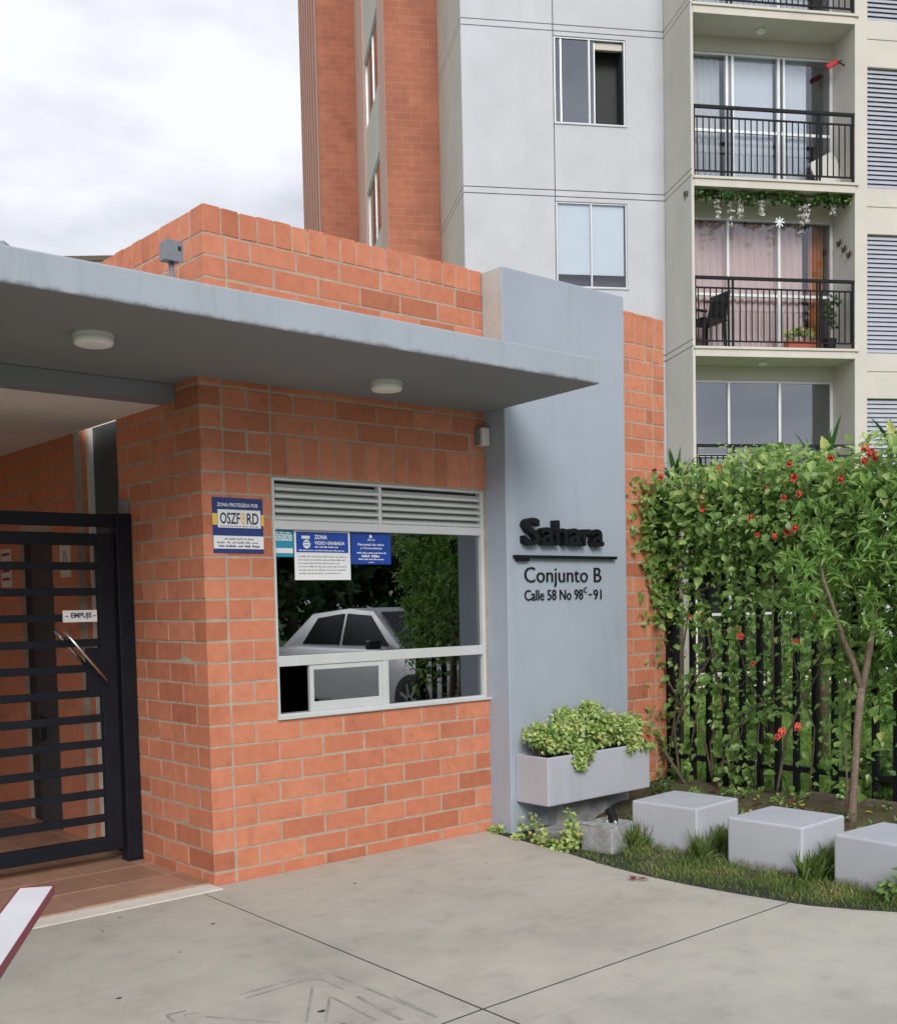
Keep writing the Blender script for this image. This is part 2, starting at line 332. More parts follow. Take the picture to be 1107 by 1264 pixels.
class MB:
    def __init__(s): s.v = []; s.f = []
    def box(s, x0, x1, y0, y1, z0, z1):
        i = len(s.v)
        s.v += [(x0, y0, z0), (x1, y0, z0), (x1, y1, z0), (x0, y1, z0), (x0, y0, z1), (x1, y0, z1), (x1, y1, z1), (x0, y1, z1)]
        s.f += [(i, i + 3, i + 2, i + 1), (i + 4, i + 5, i + 6, i + 7), (i, i + 1, i + 5, i + 4), (i + 1, i + 2, i + 6, i + 5), (i + 2, i + 3, i + 7, i + 6), (i + 3, i, i + 4, i + 7)]
        return s
    def obox(s, c, ax, ay, az):
        c = Vector(c); ax, ay, az = Vector(ax), Vector(ay), Vector(az); i = len(s.v)
        for dz in (-1, 1):
            for dx, dy in ((-1, -1), (1, -1), (1, 1), (-1, 1)):
                s.v.append(tuple(c + ax * dx + ay * dy + az * dz))
        s.f += [(i, i + 3, i + 2, i + 1), (i + 4, i + 5, i + 6, i + 7), (i, i + 1, i + 5, i + 4), (i + 1, i + 2, i + 6, i + 5), (i + 2, i + 3, i + 7, i + 6), (i + 3, i, i + 4, i + 7)]
        return s
    def prism(s, poly, z0, z1):
        i = len(s.v); n = len(poly)
        s.v += [(x, y, z0) for x, y in poly] + [(x, y, z1) for x, y in poly]
        s.f += [tuple(range(i + n - 1, i - 1, -1)), tuple(range(i + n, i + 2 * n))]
        s.f += [(i + k, i + (k + 1) % n, i + n + (k + 1) % n, i + n + k) for k in range(n)]
        return s
    def tube(s, pts, rad, n=8, cap=True):
        pts = [Vector(p) for p in pts]
        if isinstance(rad, (int, float)): rad = [rad] * len(pts)
        i0 = len(s.v); up = Vector((.13, .27, .95))
        for k, p in enumerate(pts):
            d = (pts[min(k + 1, len(pts) - 1)] - pts[max(k - 1, 0)]).normalized()
            a = d.cross(up)
            if a.length < 1e-3: a = d.cross(Vector((1, 0, 0)))
            a.normalize(); b = d.cross(a)
            for j in range(n):
                an = 2 * math.pi * j / n
                s.v.append(tuple(p + (a * math.cos(an) + b * math.sin(an)) * rad[k]))
        for k in range(len(pts) - 1):
            for j in range(n):
                a = i0 + k * n + j; b = i0 + k * n + (j + 1) % n
                s.f.append((a, b, b + n, a + n))
        if cap:
            s.f.append(tuple(range(i0 + n - 1, i0 - 1, -1))); e = i0 + (len(pts) - 1) * n
            s.f.append(tuple(range(e, e + n)))
        return s
    def lathe(s, c, prof, n=24):
        i0 = len(s.v); cx, cy, cz = c
        for r_, z in prof:
            for j in range(n):
                an = 2 * math.pi * j / n; s.v.append((cx + r_ * math.cos(an), cy + r_ * math.sin(an), cz + z))
        for k in range(len(prof) - 1):
            for j in range(n):
                a = i0 + k * n + j; b = i0 + k * n + (j + 1) % n
                s.f.append((a, b, b + n, a + n))
        s.f.append(tuple(range(i0 + n - 1, i0 - 1, -1))); e = i0 + (len(prof) - 1) * n; s.f.append(tuple(range(e, e + n)))
        return s
    def build(s, name, mat, parent=None, bevel=0, smooth=False, local=False, seg=2):
        me = bpy.data.meshes.new(name); vs = np.array(s.v, float)
        loc = Vector((0, 0, 0))
        if parent is not None:
            if not local: vs = vs - np.array(root_loc(parent))
        else:
            lo, hi = vs.min(0), vs.max(0); loc = Vector(((lo[0] + hi[0]) / 2, (lo[1] + hi[1]) / 2, lo[2])); vs = vs - np.array(loc)
        me.from_pydata(vs.tolist(), [], s.f)
        bm = bmesh.new(); bm.from_mesh(me)
        bmesh.ops.recalc_face_normals(bm, faces=bm.faces)
        if bevel:
            ed = [e for e in bm.edges if len(e.link_faces) == 2 and e.calc_face_angle(0) > .6]
            bmesh.ops.bevel(bm, geom=ed, offset=bevel, segments=seg, affect='EDGES', profile=.5, clamp_overlap=True)
        bm.to_mesh(me); bm.free()
        if smooth:
            for p in me.polygons: p.use_smooth = True
        return link_mesh(name, me, mat, parent, loc)

def part(name, mat, parent, *boxes, bevel=0, local=False):
    m = MB()
    for b in boxes: m.box(*b)
    return m.build(name, mat, parent, bevel, local=local)

def plate(mb, axis, pos, thick, u0, u1, z0, z1, holes=()):
    """wall slab in the plane axis=pos (outer face at pos, body going to pos+thick), with rectangular openings"""
    us = sorted({u0, u1, *[h[0] for h in holes], *[h[1] for h in holes]}); us = [u for u in us if u0 - 1e-6 <= u <= u1 + 1e-6]
    zs = sorted({z0, z1, *[h[2] for h in holes], *[h[3] for h in holes]}); zs = [z for z in zs if z0 - 1e-6 <= z <= z1 + 1e-6]
    def solid(i, j):
        if i < 0 or j < 0 or i >= len(us) - 1 or j >= len(zs) - 1: return False
        cu, cz = (us[i] + us[i + 1]) / 2, (zs[j] + zs[j + 1]) / 2
        return not any(h[0] < cu < h[1] and h[2] < cz < h[3] for h in holes)
    def P(u, d, z): return (u, d, z) if axis == 'y' else (d, u, z)
    def quad(a, b, c, d):
        i = len(mb.v); mb.v += [a, b, c, d]; mb.f.append((i, i + 1, i + 2, i + 3))
    a, b = pos, pos + thick
    for i in range(len(us) - 1):
        for j in range(len(zs) - 1):
            if not solid(i, j): continue
            ua, ub, za, zb = us[i], us[i + 1], zs[j], zs[j + 1]
            quad(P(ua, a, za), P(ub, a, za), P(ub, a, zb), P(ua, a, zb)); quad(P(ua, b, zb), P(ub, b, zb), P(ub, b, za), P(ua, b, za))
            if not solid(i - 1, j): quad(P(ua, a, za), P(ua, a, zb), P(ua, b, zb), P(ua, b, za))
            if not solid(i + 1, j): quad(P(ub, a, zb), P(ub, a, za), P(ub, b, za), P(ub, b, zb))
            if not solid(i, j - 1): quad(P(ub, a, za), P(ua, a, za), P(ua, b, za), P(ub, b, za))
            if not solid(i, j + 1): quad(P(ua, a, zb), P(ub, a, zb), P(ub, b, zb), P(ua, b, zb))
    return mb
def weld_build(mb, name, mat, parent, local=False):
    o = mb.build(name, mat, parent, local=local)
    bm = bmesh.new(); bm.from_mesh(o.data); bmesh.ops.remove_doubles(bm, verts=bm.verts, dist=1e-5)
    bmesh.ops.recalc_face_normals(bm, faces=bm.faces); bm.to_mesh(o.data); bm.free()
    return o

_bc = {}
def brick_mesh(sx, sy, sz, mat='brick', ch=.004):
    k = (round(sx, 3), round(sy, 3), round(sz, 3), mat, random.randrange(4))
    if k not in _bc:
        m = MB().box(-sx / 2, sx / 2, -sy / 2, sy / 2, -sz / 2, sz / 2)
        me = bpy.data.meshes.new('brick'); me.from_pydata(m.v, [], m.f)
        bm = bmesh.new(); bm.from_mesh(me); bmesh.ops.recalc_face_normals(bm, faces=bm.faces)
        bmesh.ops.bevel(bm, geom=bm.edges[:], offset=min(ch, min(sx, sy, sz) * .3), segments=1, affect='EDGES')
        [setattr(v_, 'co', v_.co + Vector((random.uniform(-.0016, .0016), random.uniform(-.0008, .0008), random.uniform(-.0016, .0016)))) for v_ in bm.verts]
        bm.to_mesh(me); bm.free(); me.materials.append(M[mat]); _bc[k] = me
    return _bc[k]
def brick(x0, x1, y0, y1, z0, z1, parent, name='brick', mat='brick', jig=.0013):
    sx, sy, sz = x1 - x0, y1 - y0, z1 - z0
    if min(sx, sy, sz) < .012: return None
    o = bpy.data.objects.new(name, brick_mesh(sx, sy, sz, mat)); COL.objects.link(o); o.parent = parent
    rl = root_loc(parent)
    j = lambda: random.uniform(-jig, jig)
    o.location = Vector(((x0 + x1) / 2 + j(), (y0 + y1) / 2 + j(), (z0 + z1) / 2 + j() * .6)) - rl
    o.rotation_euler = (random.uniform(-.003, .003), random.uniform(-.004, .004), random.uniform(-.003, .003))
    return o

# leaves: numpy batch
LEAF_V = np.array([(0, 0, 0), (-.33, .26, .11), (-.25, .58, .08), (0, 1, -.12), (.25, .58, .08), (.33, .26, .11), (0, .28, 0), (0, .62, -.02)])
LEAF_F = [(0, 6, 1), (1, 6, 7, 2), (2, 7, 3), (0, 5, 6), (5, 4, 7, 6), (4, 3, 7)]
LONG_V = LEAF_V * np.array([.42, 1, 1])
TRI_V = np.array([(-.5, 0, 0), (.5, 0, 0), (.15, .6, .10), (.0, 1, .30)])
def leaf_batch(pos, dirs, nrm, size, template=LEAF_V, faces=LEAF_F, tint=None, aspect=None):
    """pos: base; dirs: leaf axis; nrm: upper side; all (N,3)"""
    N = len(pos)
    d = dirs / np.linalg.norm(dirs, axis=1, keepdims=True)
    x = np.cross(d, nrm); x /= np.linalg.norm(x, axis=1, keepdims=True) + 1e-9
    z = np.cross(x, d)
    s = size[:, None, None]
    T = template[None]
    asp = np.ones(N) if aspect is None else aspect
    V = pos[:, None, :] + s * (T[..., 0:1] * asp[:, None, None] * x[:, None, :] + T[..., 1:2] * d[:, None, :] + T[..., 2:3] * z[:, None, :])
    k = len(template)
    F = []
    for i in range(N):
        o = i * k
        for f in faces: F.append(tuple(o + q for q in f))
    t = RNG.random(N) if tint is None else tint
    return V.reshape(-1, 3), F, np.repeat(t, k)
def leaf_object(name, batches, mat, parent=None, label=None, cat=None, kind=None, smooth=True):
    vs, fs, ts, off = [], [], [], 0
    for V, F, t in batches:
        vs.append(V); ts.append(t); fs += [tuple(i + off for i in f) for f in F]; off += len(V)
    V = np.concatenate(vs); T = np.concatenate(ts)
    loc = Vector((0, 0, 0))
    if parent is not None: V = V - np.array(root_loc(parent))
    else:
        lo, hi = V.min(0), V.max(0); loc = Vector(((lo[0] + hi[0]) / 2, (lo[1] + hi[1]) / 2, lo[2])); V = V - np.array(loc)
    me = bpy.data.meshes.new(name); me.from_pydata(V.tolist(), [], fs)
    a = me.attributes.new('tint', 'FLOAT', 'POINT'); a.data.foreach_set('value', T.astype(np.float32))
    o = link_mesh(name, me, mat, parent, loc)
    return tag(o, label, cat, None, kind)
def rand_dirs(N, bias=(0, 0, 0)):
    d = RNG.normal(size=(N, 3)); d /= np.linalg.norm(d, axis=1, keepdims=True)
    return d + np.array(bias)

def text_on(parent, body, x0, x1, z0, z1, y, mat, name='lettering', extrude=.0008, bold=0.0, fit='xz', local=False, depth_axis='y'):
    """flat lettering in an XZ plane facing -Y, fitted to the box (z0 = baseline box bottom, z1 = top)"""
    cu = bpy.data.curves.new('t', 'FONT'); cu.body = body; cu.size = 1; cu.extrude = .5; cu.offset = bold; cu.resolution_u = 3
    ob = bpy.data.objects.new('t', cu); COL.objects.link(ob)
    dg = bpy.context.evaluated_depsgraph_get(); me = bpy.data.meshes.new_from_object(ob.evaluated_get(dg))
    bpy.data.objects.remove(ob); bpy.data.curves.remove(cu)
    n = len(me.vertices); co = np.zeros(n * 3); me.vertices.foreach_get('co', co); co = co.reshape(-1, 3)
    lo, hi = co.min(0), co.max(0)
    sx = (x1 - x0) / (hi[0] - lo[0]); sz = (z1 - z0) / (hi[1] - lo[1])
    q = np.zeros_like(co)
    q[:, 0] = x0 + (co[:, 0] - lo[0]) * sx; q[:, 2] = z0 + (co[:, 1] - lo[1]) * sz; q[:, 1] = y - (co[:, 2] + .5) * extrude
    if not local: q = q - np.array(root_loc(parent))
    me.vertices.foreach_set('co', q.ravel()); me.update()
    bm = bmesh.new(); bm.from_mesh(me); bmesh.ops.recalc_face_normals(bm, faces=bm.faces); bm.to_mesh(me); bm.free()
    me.materials.clear()
    return link_mesh(name, me, mat, parent)

# ================================================================== SETTING
g = MB(); g.v = [(-400, -400, -.06), (400, -400, -.06), (400, 400, -.06), (-400, 400, -.06)]; g.f = [(0, 1, 2, 3)]
tag(g.build('ground', 'ground_mat'), 'grassy ground around the buildings', None, None, 'structure')

H = .115; BR = .106; J = .009
def zj(k): return (k - .41) * H            # height of bed joint k above the pavement
W = 2.073; AW = .135

# pavement: slabs cut by saw joints, curved outer edge along the planted bed
EDGE = [(2.03, -.003), (1.99, -.16), (1.955, -.445), (1.915, -.80), (1.84, -1.15), (1.80, -1.50), (1.80, -1.80), (1.825, -2.07), (1.885, -2.46), (1.98, -2.66), (2.10, -2.86), (2.4, -3.2), (2.9, -3.55), (3.6, -3.85), (4.6, -4.0), (6.0, -4.05)]
pave = thing('pavement', (0, -2, -.12), 'grey concrete pavement in front of the entrance', None)

pave['kind'] = 'structure'
g2 = .0055
def slab(poly): return MB().prism(poly, -.12, 0).build('slab', 'concrete', pave)
e_up = [p for p in EDGE if p[1] > -2.36]; e_dn = [p for p in EDGE if p[1] <= -2.36]
xm = 1.868
slab([(-.12 + g2, -.003), (-.20 + g2, -2.36 + g2), (xm, -2.36 + g2)] + e_up[::-1])
slab([(-.20 + g2, -2.36 - g2), (-.28 + g2, -4.9), (6.0, -4.9), (6.0, -4.05)] + e_dn[::-1][1:] + [(xm, -2.36 - g2)])
slab([(-2.6 + g2, -.092), (-2.6 + g2, -2.41), (-.20 - g2, -2.36 + g2), (-.12 - g2, -.092)])
slab([(-2.6 + g2, -2.41 - 2 * g2), (-2.6 + g2, -4.9), (-.28 - g2, -4.9), (-.20 - g2, -2.36 - g2)])
slab([(-5.0, -.092), (-5.0, -2.46), (-2.6 - g2, -2.41), (-2.6 - g2, -.092)])
slab([(-5.0, -2.46 - 2 * g2), (-5.0, -4.9), (-2.6 - g2, -4.9), (-2.6 - g2, -2.41 - 2 * g2)])
slab([(-5.0, -4.9 - 2 * g2), (-5.0, -9.2), (6.0, -9.2), (6.0, -4.9 - 2 * g2)])
slab([(6.0 + 2 * g2, -4.05), (6.0 + 2 * g2, -9.2), (11.0, -9.2), (11.0, -4.05)])
# tar in the joints
part('joint_filler', 'tar', pave, (-5, 6, -6.55, -.095, -.118, -.0012))
# worn scored emblem in the concrete: thin scratched lines
mk = MB()
def score(pts, wd=.010):
    P = [onp(u, v, 2, 0) for u, v in pts]
    for a, b in zip(P[:-1], P[1:]):
        d = (b - a); l = d.length; d.normalize(); nn = Vector((-d.y, d.x, 0))
        mk.obox((a + b) / 2 + Vector((0, 0, .0012)), d * (l / 2), nn * (wd / 2), Vector((0, 0, .0010)))
score([(296, 1229), (384, 1204)]); score([(388, 1203.6), (412, 1204), (540, 1257)], .012)
score([(304, 1233), (378, 1211)]); score([(382, 1210), (398, 1210), (424, 1222)])
score([(441, 1231), (496, 1260)], .016); score([(410, 1232), (464, 1260)]); score([(385.5, 1220), (378, 1263)]); score([(407, 1230), (402, 1263)])
score([(206, 1254), (230, 1248.5)]); score([(227, 1254), (245, 1251)]); score([(206, 1255), (216, 1263)]); score([(255, 1256), (345, 1263.5)]); score([(486, 1231), (537, 1255)], .007)
score([(449, 1264), (466, 1260)])
mk.build('scored_line', 'groove_worn', pave)['label'] = 'worn triangular lines scored into the concrete'
st = MB()
for (u, v), r_ in (((397, 1249), .017), ((147, 1233), .012), ((263, 1141), .012), ((148, 1133), .008), ((127, 1150), .007), ((438, 1091), .010), ((222, 1176), .006)):
    p = onp(u, v, 2, 0)
    st.prism([(p.x + r_ * (1 + .3 * math.sin(3 * a)) * math.cos(a), p.y + .6 * r_ * math.sin(a)) for a in [k * math.pi / 5 for k in range(10)]], .0006, .0016)
st.build('gum_spot', 'tar', pave)['kind'] = 'stuff'

# street behind the photographer (seen only mirrored in the window)
tag(part('road', 'asphalt', None, (-60, 80, -14.2, -9.35, -.2, -.055)), 'asphalt street in front of the complex', None, None, 'structure')
kb = thing('kerb', (0, -9.27, -.2), 'concrete kerb along the street', None); kb['kind'] = 'structure'
for k in range(30): part('kerbstone', 'concrete', kb, (-12 + k, -11.004 + k, -9.345, -9.204, -.2, .0), bevel=.012)

# planted bed with gently rising soil, lawn beyond the fence
def bed_z(x, y):
    ex_ = np.interp(-y, [-p[1] for p in EDGE], [p[0] for p in EDGE])
    return -.025 + .03 * min(1, max(0, (x - ex_) / .3)) + .115 * min(1, max(0, (x - 2.75) / .8))
b = MB(); NX, NY = 46, 60
for j in range(NY + 1):
    y = .02 - j * (4.0 / NY)
    ex_ = float(np.interp(-y, [-p[1] for p in EDGE], [p[0] for p in EDGE]))
    for i in range(NX + 1):
        x = ex_ + .004 + (4.05 - ex_) * i / NX if ex_ < 4 else 4.05
        b.v.append((x, y, bed_z(x, y) + (.012 * math.sin(x * 23 + y * 9) * math.sin(y * 19) + random.uniform(-.006, .006)) * min(1, i / 6)))
for j in range(NY):
    for i in range(NX):
        a = j * (NX + 1) + i; b.f.append((a, a + NX + 1, a + NX + 2, a + 1))
tag(b.build('planting_bed', 'bed_mat', smooth=True), 'soil and grass bed between pavement and fence', None, None, 'structure')
lw = MB(); NX, NY = 30, 30
for j in range(NY + 1):
    for i in range(NX + 1):
        x = 4.05 + i * 16 / NX; y = 9 - j * 13 / NY
        lw.v.append((x, y, .10 + .02 * math.sin(x * 1.7) * math.sin(y * 2.1)))
for j in range(NY):
    for i in range(NX):
        a = j * (NX + 1) + i; lw.f.append((a, a + NX + 1, a + NX + 2, a + 1))
tag(lw.build('lawn', 'lawn_mat', smooth=True), 'lawn behind the fence', None, None, 'structure')

# passage floor: stone threshold strip and terracotta tiles
tag(part('threshold', 'threshold_stone', None, (-5, 0, -.088, .050, -.1, .004), bevel=.002), 'speckled stone threshold strip', None, None, 'structure')
fl = thing('passage_floor', (-1.5, 1.5, -.1), 'terracotta tiled passage floor', None); fl['kind'] = 'structure'
part('screed', 'mortar', fl, (-6, .0, .051, 5.6, -.1, .008))
tm = {}
for i in range(-1, 9):
    for j in range(0, 9):
        x1 = .25 - i * .335; y0 = .054 + j * .335
        if x1 - .335 > 0 and y0 < 1.0: continue
        xa, xb = x1 - .331, min(x1, -.003) if y0 < 1.1 else x1
        if xb - xa < .03: continue
        brick(xa, xb, y0, y0 + .331, -.02, .014, fl, 'tile', 'floor_tile', .0004)

# ================================================================== GUARD HOUSE
gh = thing('guard_house', (1.0, .6, 0), 'orange brick guard house with a wide service window', 'guard house')
SOF = 2.75
# mortar cores (set back behind the brick faces)
mb = MB(); plate(mb, 'y', .0022, .13, .0022, W, 0, SOF, [(.437, W - .001, zj(8) + .004, zj(20) - .004)])
mb.v = [(x, y, z) for x, y, z in mb.v]
fw = weld_build(mb, 'front_wall', 'mortar', gh)
sw = part('side_wall', 'mortar', gh, (.0022, .13, .137, 1.024, 0, SOF))
D0, D1 = 0.0, .128
def row(y_or_x, joints, z0, z1, face, parent):
    for a, c in zip(joints[:-1], joints[1:]):
        if c - a < .03: continue
        if face == 'front': brick(a + J / 2, c - J / 2, D0, D1, z0, z1, parent)
        else: brick(D0, D1, a + J / 2, c - J / 2, z0, z1, parent)
for k in range(0, 25):
    z0, z1 = zj(k) + J / 2, zj(k + 1) - J / 2
    if k == 24: z1 = SOF + .02
    z0 = max(z0, -.04)
    odd = k % 2
    # corner brick, laid along the side wall
    cy1 = .2865 if odd else .1365
    brick(0, AW - J / 2, 0, cy1 - J / 2, z0, z1, fw)
    # side wall
    js = [cy1]
    while js[-1] + .3 < 1.03: js.append(js[-1] + .3)
    if 1.03 - js[-1] > .05: js.append(1.03)
    row(0, js, z0, z1, 'side', sw)
    # front wall
    if k <= 7:
        js = [AW] + ([AW + .15] if odd else [])
        while js[-1] + .3 < W - .02: js.append(js[-1] + .3)
        js.append(W + J / 2); row(0, js, z0, z1, 'front', fw)
    else:
        js = [AW, AW + .151, .437] if odd else [AW, .437]
        row(0, js, z0, z1, 'front', fw)
        if k >= 22:
            js = [.437]
            if k == 23: js.append(.587)
            while js[-1] + .3 < W - .02: js.append(js[-1] + .3)
            js.append(W + J / 2); row(0, js, z0, z1, 'front', fw)
ns = 15
for i in range(ns):                     # soldier course over the window
    a = .437 + i * (W - .437) / ns; c = .437 + (i + 1) * (W - .437) / ns
    brick(a + J / 2, c - J / 2 + (J / 2 if i == ns - 1 else 0), -.002, D1, zj(20) + .002, zj(22) - J / 2, fw, 'soldier_brick')

# parapet above the canopy
PT = 3.66; PX = .055; RL = .15
pp = part('parapet', 'mortar', gh, (PX + .0025, W - .003, .0025, .13, 2.80, PT - .012), (PX + .0025, PX + .13, .137, 2.4, 2.80, PT - .012))
z = PT - RL
k = 0
while z > 2.86:
    z0, z1 = z - H + J, z
    odd = k % 2
    cy1 = .29 if odd else .14
    brick(PX, PX + .13, 0, cy1 - J / 2, z0, z1, pp)
    js = [cy1]
    while js[-1] + .3 < 1.9: js.append(js[-1] + .3)
    for a, c in zip(js[:-1], js[1:]): brick(PX, PX + D1, a + J / 2, c - J / 2, z0, z1, pp)
    js = [PX + .135] if odd else [PX + .135, PX + .285]
    while js[-1] + .3 < W - .02: js.append(js[-1] + .3)
    js.append(W + .001)
    row(0, js, z0, z1, 'front', pp)
    z -= H; k += 1
n_ = 18
for i in range(n_):
    a = PX + i * (W - PX) / n_; c = PX + (i + 1) * (W - PX) / n_
    dz = random.uniform(-.004, .004)
    brick(a + (J / 2 if i else 0), c - J / 2, -.002, .135, PT - RL + J, PT + dz, pp, 'coping_brick')
for i in range(14):
    a = .14 + i * .117; brick(PX - .002, PX + .133, a + J / 2, a + .117 - J / 2, PT - RL + J, PT + random.uniform(-.004, .004), pp, 'coping_brick')
part('roof', 'canopy_top', gh, (PX + .14, W, .14, 3.0, 3.1, 3.2))

# side passage: door recess, further brickwork
fp = MB()
plate(fp, 'x', .004, .12, 1.67, 5.2, 0, 2.70, [(2.09, 2.68, .0, 2.06)])
pwall = weld_build(fp, 'passage_wall', 'mortar', gh)
pb = MB()
for k in range(0, 24):
    z0, z1 = max(zj(k) + J / 2, 0), zj(k + 1) - J / 2
    js = [1.67, 1.67 + (.30 if k % 2 else .15)]
    while js[-1] < 5.0: js.append(js[-1] + .3)
    for a, c in zip(js[:-1], js[1:]):
        if z0 < 2.06 and c > 2.09 and a < 2.68:
            if a < 2.09 - .03: pb.box(0, .05, a + J / 2, 2.088, z0, z1)
            if c > 2.68 + .03: pb.box(0, .05, 2.682, c - J / 2, z0, z1)
            continue
        pb.box(0, .05, a + J / 2, c - J / 2, z0, z1)
    pb.box(.052, .1205, 1.666, 1.70, z0, z1)
pbo = pb.build('passage_bricks', 'brick', pwall); pbo['kind'] = 'stuff'
part('back_room', 'interior_dark', gh, (.14, .16, 1.0, 3.2, 0, 2.6))
dr = part('door', 'dark_door', gh, (.118, .136, 1.03, 1.64, .01, 2.70), bevel=.003)
part('door_frame', 'white_plastic', dr, (.085, .138, 1.632, 1.668, .01, 2.70))
d2 = part('door', 'dark_door', gh, (.003, .03, 2.093, 2.48, .02, 2.055), bevel=.004)
part('lock_box', 'black_plastic', d2, (-.04, .004, 2.34, 2.47, .62, .78), bevel=.008)
part('doorway_shade', 'black_plastic', gh, (.03, .05, 2.093, 2.677, .02, 2.057))  # black panel stands in for the shade inside the half-open doorway

# guard room interior (dark room behind the glass)
gi = MB()
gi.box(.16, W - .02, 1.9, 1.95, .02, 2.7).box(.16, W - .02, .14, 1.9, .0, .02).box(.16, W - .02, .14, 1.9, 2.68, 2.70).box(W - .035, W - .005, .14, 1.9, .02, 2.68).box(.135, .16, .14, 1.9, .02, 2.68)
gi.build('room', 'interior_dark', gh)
part('desk', 'wood_grey', gh, (.2, 1.9, .18, .75, .74, .78))

# ---- service window
X0, X1, ZB, ZT = .437, W, zj(8), zj(20)
wn = part('service_window', 'aluminium', gh,
          (X0 + .001, X0 + .028, .02, .07, ZB + .03, ZT - .002), (X1 - .030, X1 - .001, .02, .07, ZB + .03, ZT - .002),
          (X0 + .028, X1 - .030, .02, .07, ZT - .022, ZT - .002), (X0 + .028, X1 - .030, .018, .072, 1.955, 2.005),
          (X0 + .028, X1 - .030, .016, .074, 1.175, 1.235), (X0 + .001, X1 - .001, .02, .09, ZB + .004, ZB + .030),
          (1.205, 1.228, .022, .068, 2.005, ZT - .022), (1.208, 1.250, .02, .07, ZB + .03, 1.175), bevel=.003)
part('sill', 'aluminium', wn, (X0 - .01, X1 + .004, -.022, .018, ZB + .002, ZB + .016), bevel=.003)
for a, c in ((X0 + .03, 1.203), (1.230, X1 - .032)):
    for k in range(5):
        z = 2.028 + k * .0415
        m = MB(); m.obox(((a + c) / 2, .045, z), ((c - a) / 2, 0, 0), (0, .020, .0195), (0, -.0018, .0020)); m.build('slat', 'louvre_paint', wn)
        m = MB(); m.obox(((a + c) / 2, .024, z - .010), ((c - a) / 2, 0, 0), (0, .003, 0), (0, 0, .007)); m.build('slat_lip', 'aluminium', wn)
part('vent_backing', 'interior_dark', wn, (X0 + .03, X1 - .032, .075, .08, 2.006, ZT - .023))
part('pane', 'glass_dark', wn, (X0 + .029, X1 - .031, .048, .053, 1.236, 1.954))
part('pane', 'glass_dark', wn, (1.251, X1 - .031, .048, .053, ZB + .031, 1.174))
sl = part('sliding_sash', 'aluminium', wn, (.672, .700, .025, .050, ZB + .031, 1.173), (1.180, 1.206, .025, .050, ZB + .031, 1.173), (.700, 1.180, .025, .050, 1.145, 1.173), (.700, 1.180, .025, .050, ZB + .031, ZB + .085), bevel=.002)
part('pane', 'glass_dark', sl, (.700, 1.180, .035, .040, ZB + .085, 1.145))

# ---- canopy (slab cantilevered over the entrance)
CF = -1.10; CX = 2.062
cp = MB().prism([(-6, CF), (1.952, CF), (CX, -.17), (CX, .27), (-6, .27)], SOF, 2.893).box(-6, -.004, .2702, .42, 2.658, 2.892).build('canopy', 'fascia_paint', gh, bevel=.008)
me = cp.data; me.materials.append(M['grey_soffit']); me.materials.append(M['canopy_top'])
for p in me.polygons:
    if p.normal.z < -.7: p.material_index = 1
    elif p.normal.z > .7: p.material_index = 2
part('ceiling', 'cream_paint', gh, (-6, .0, .421, 5.2, 2.660, 2.74))
part('ceiling_beam', 'grey_soffit', gh, (-6, -.002, .266, .4205, 2.656, 2.745))
# far walls of the passage
part('added_end_wall', 'far_brick_x', gh, (-3.0, .2, 5.21, 5.35, 0, 2.7))  # unseen wall, added to cut the light inside the passage
part('opposite_wall', 'far_brick_y', gh, (-6.15, -6, .3, 5.0, 0, 2.75))

# ceiling lamps
for (u, v), lb in (((115, 412), 'round white ceiling lamp under the canopy outside the gate'), ((477, 471), 'round white ceiling lamp under the canopy above the service window')):
    p = onp(u, v, 2, SOF)
    t = thing('ceiling_lamp', (p.x, p.y, SOF - .05), lb, 'lamp', 'lamps under the canopy')
    MB().lathe((p.x, p.y, SOF), [(.088, 0.002), (.090, -.006), (.090, -.014)], 28).build('base_ring', 'white_plastic', t, smooth=False)
    MB().lathe((p.x, p.y, SOF), [(.087, -.013), (.0865, -.040), (.080, -.050), (.06, -.053), (.01, -.054)], 28).build('diffuser', 'lamp_white', t, smooth=True)

# ---- grey sign pillar
PF = -.19; PR = 3.262; PZ = 3.652
pl = MB().box(W, PR, PF, .12, -.05, PZ).build('sign_pillar', 'grey_paint', None, bevel=.006)
tag(pl, 'tall blue grey plastered pillar carrying the name letters', 'pillar')
plain('bare_plaster', (.50, .485, .45), .9, var=.12, scale=7, bmp=.4)
part('bare_side', 'bare_plaster', pl, (W - .003, W + .001, PF + .006, -.005, 2.895, PZ - .008))
nm = thing('name_sign', (2.6, PF, 1.88), 'thick raised black letters of the complex name above a thin bar', 'sign')
spans = [('S', 2.190, 2.335, 1.882, 2.062, .10), ('a', 2.345, 2.470, 1.884, 2.004, .10), ('h', 2.480, 2.600, 1.886, 2.052, .10), ('a', 2.610, 2.735, 1.884, 2.004, .10), ('r', 2.748, 2.835, 1.886, 2.002, .10), ('a', 2.842, 2.965, 1.884, 2.004, .10)]
for ch, a, c, z0, z1, ex_ in spans:
    text_on(nm, ch, a, c, z0, z1, PF + .002, 'letter_black', 'letter', ex_ * .55, .022)
tag(part('sign_bar', 'letter_black', None, (2.125, 3.120, PF - .036, PF + .002, 1.799, 1.819), (2.15, 2.25, PF - .03, PF + .002, 1.780, 1.800)), 'thin black bar under the raised name letters', 'bar')
ct = thing('block_sign', (2.6, PF, 1.635), 'thin black lettering Conjunto B below the bar', 'lettering')
text_on(ct, 'Conjunto B', 2.225, 2.980, 1.610, 1.742, PF + .002, 'letter_black', 'lettering', .012, -.010)
ad = thing('address_sign', (2.6, PF, 1.52), 'small black address lettering Calle 58 No 98 C - 91', 'lettering')
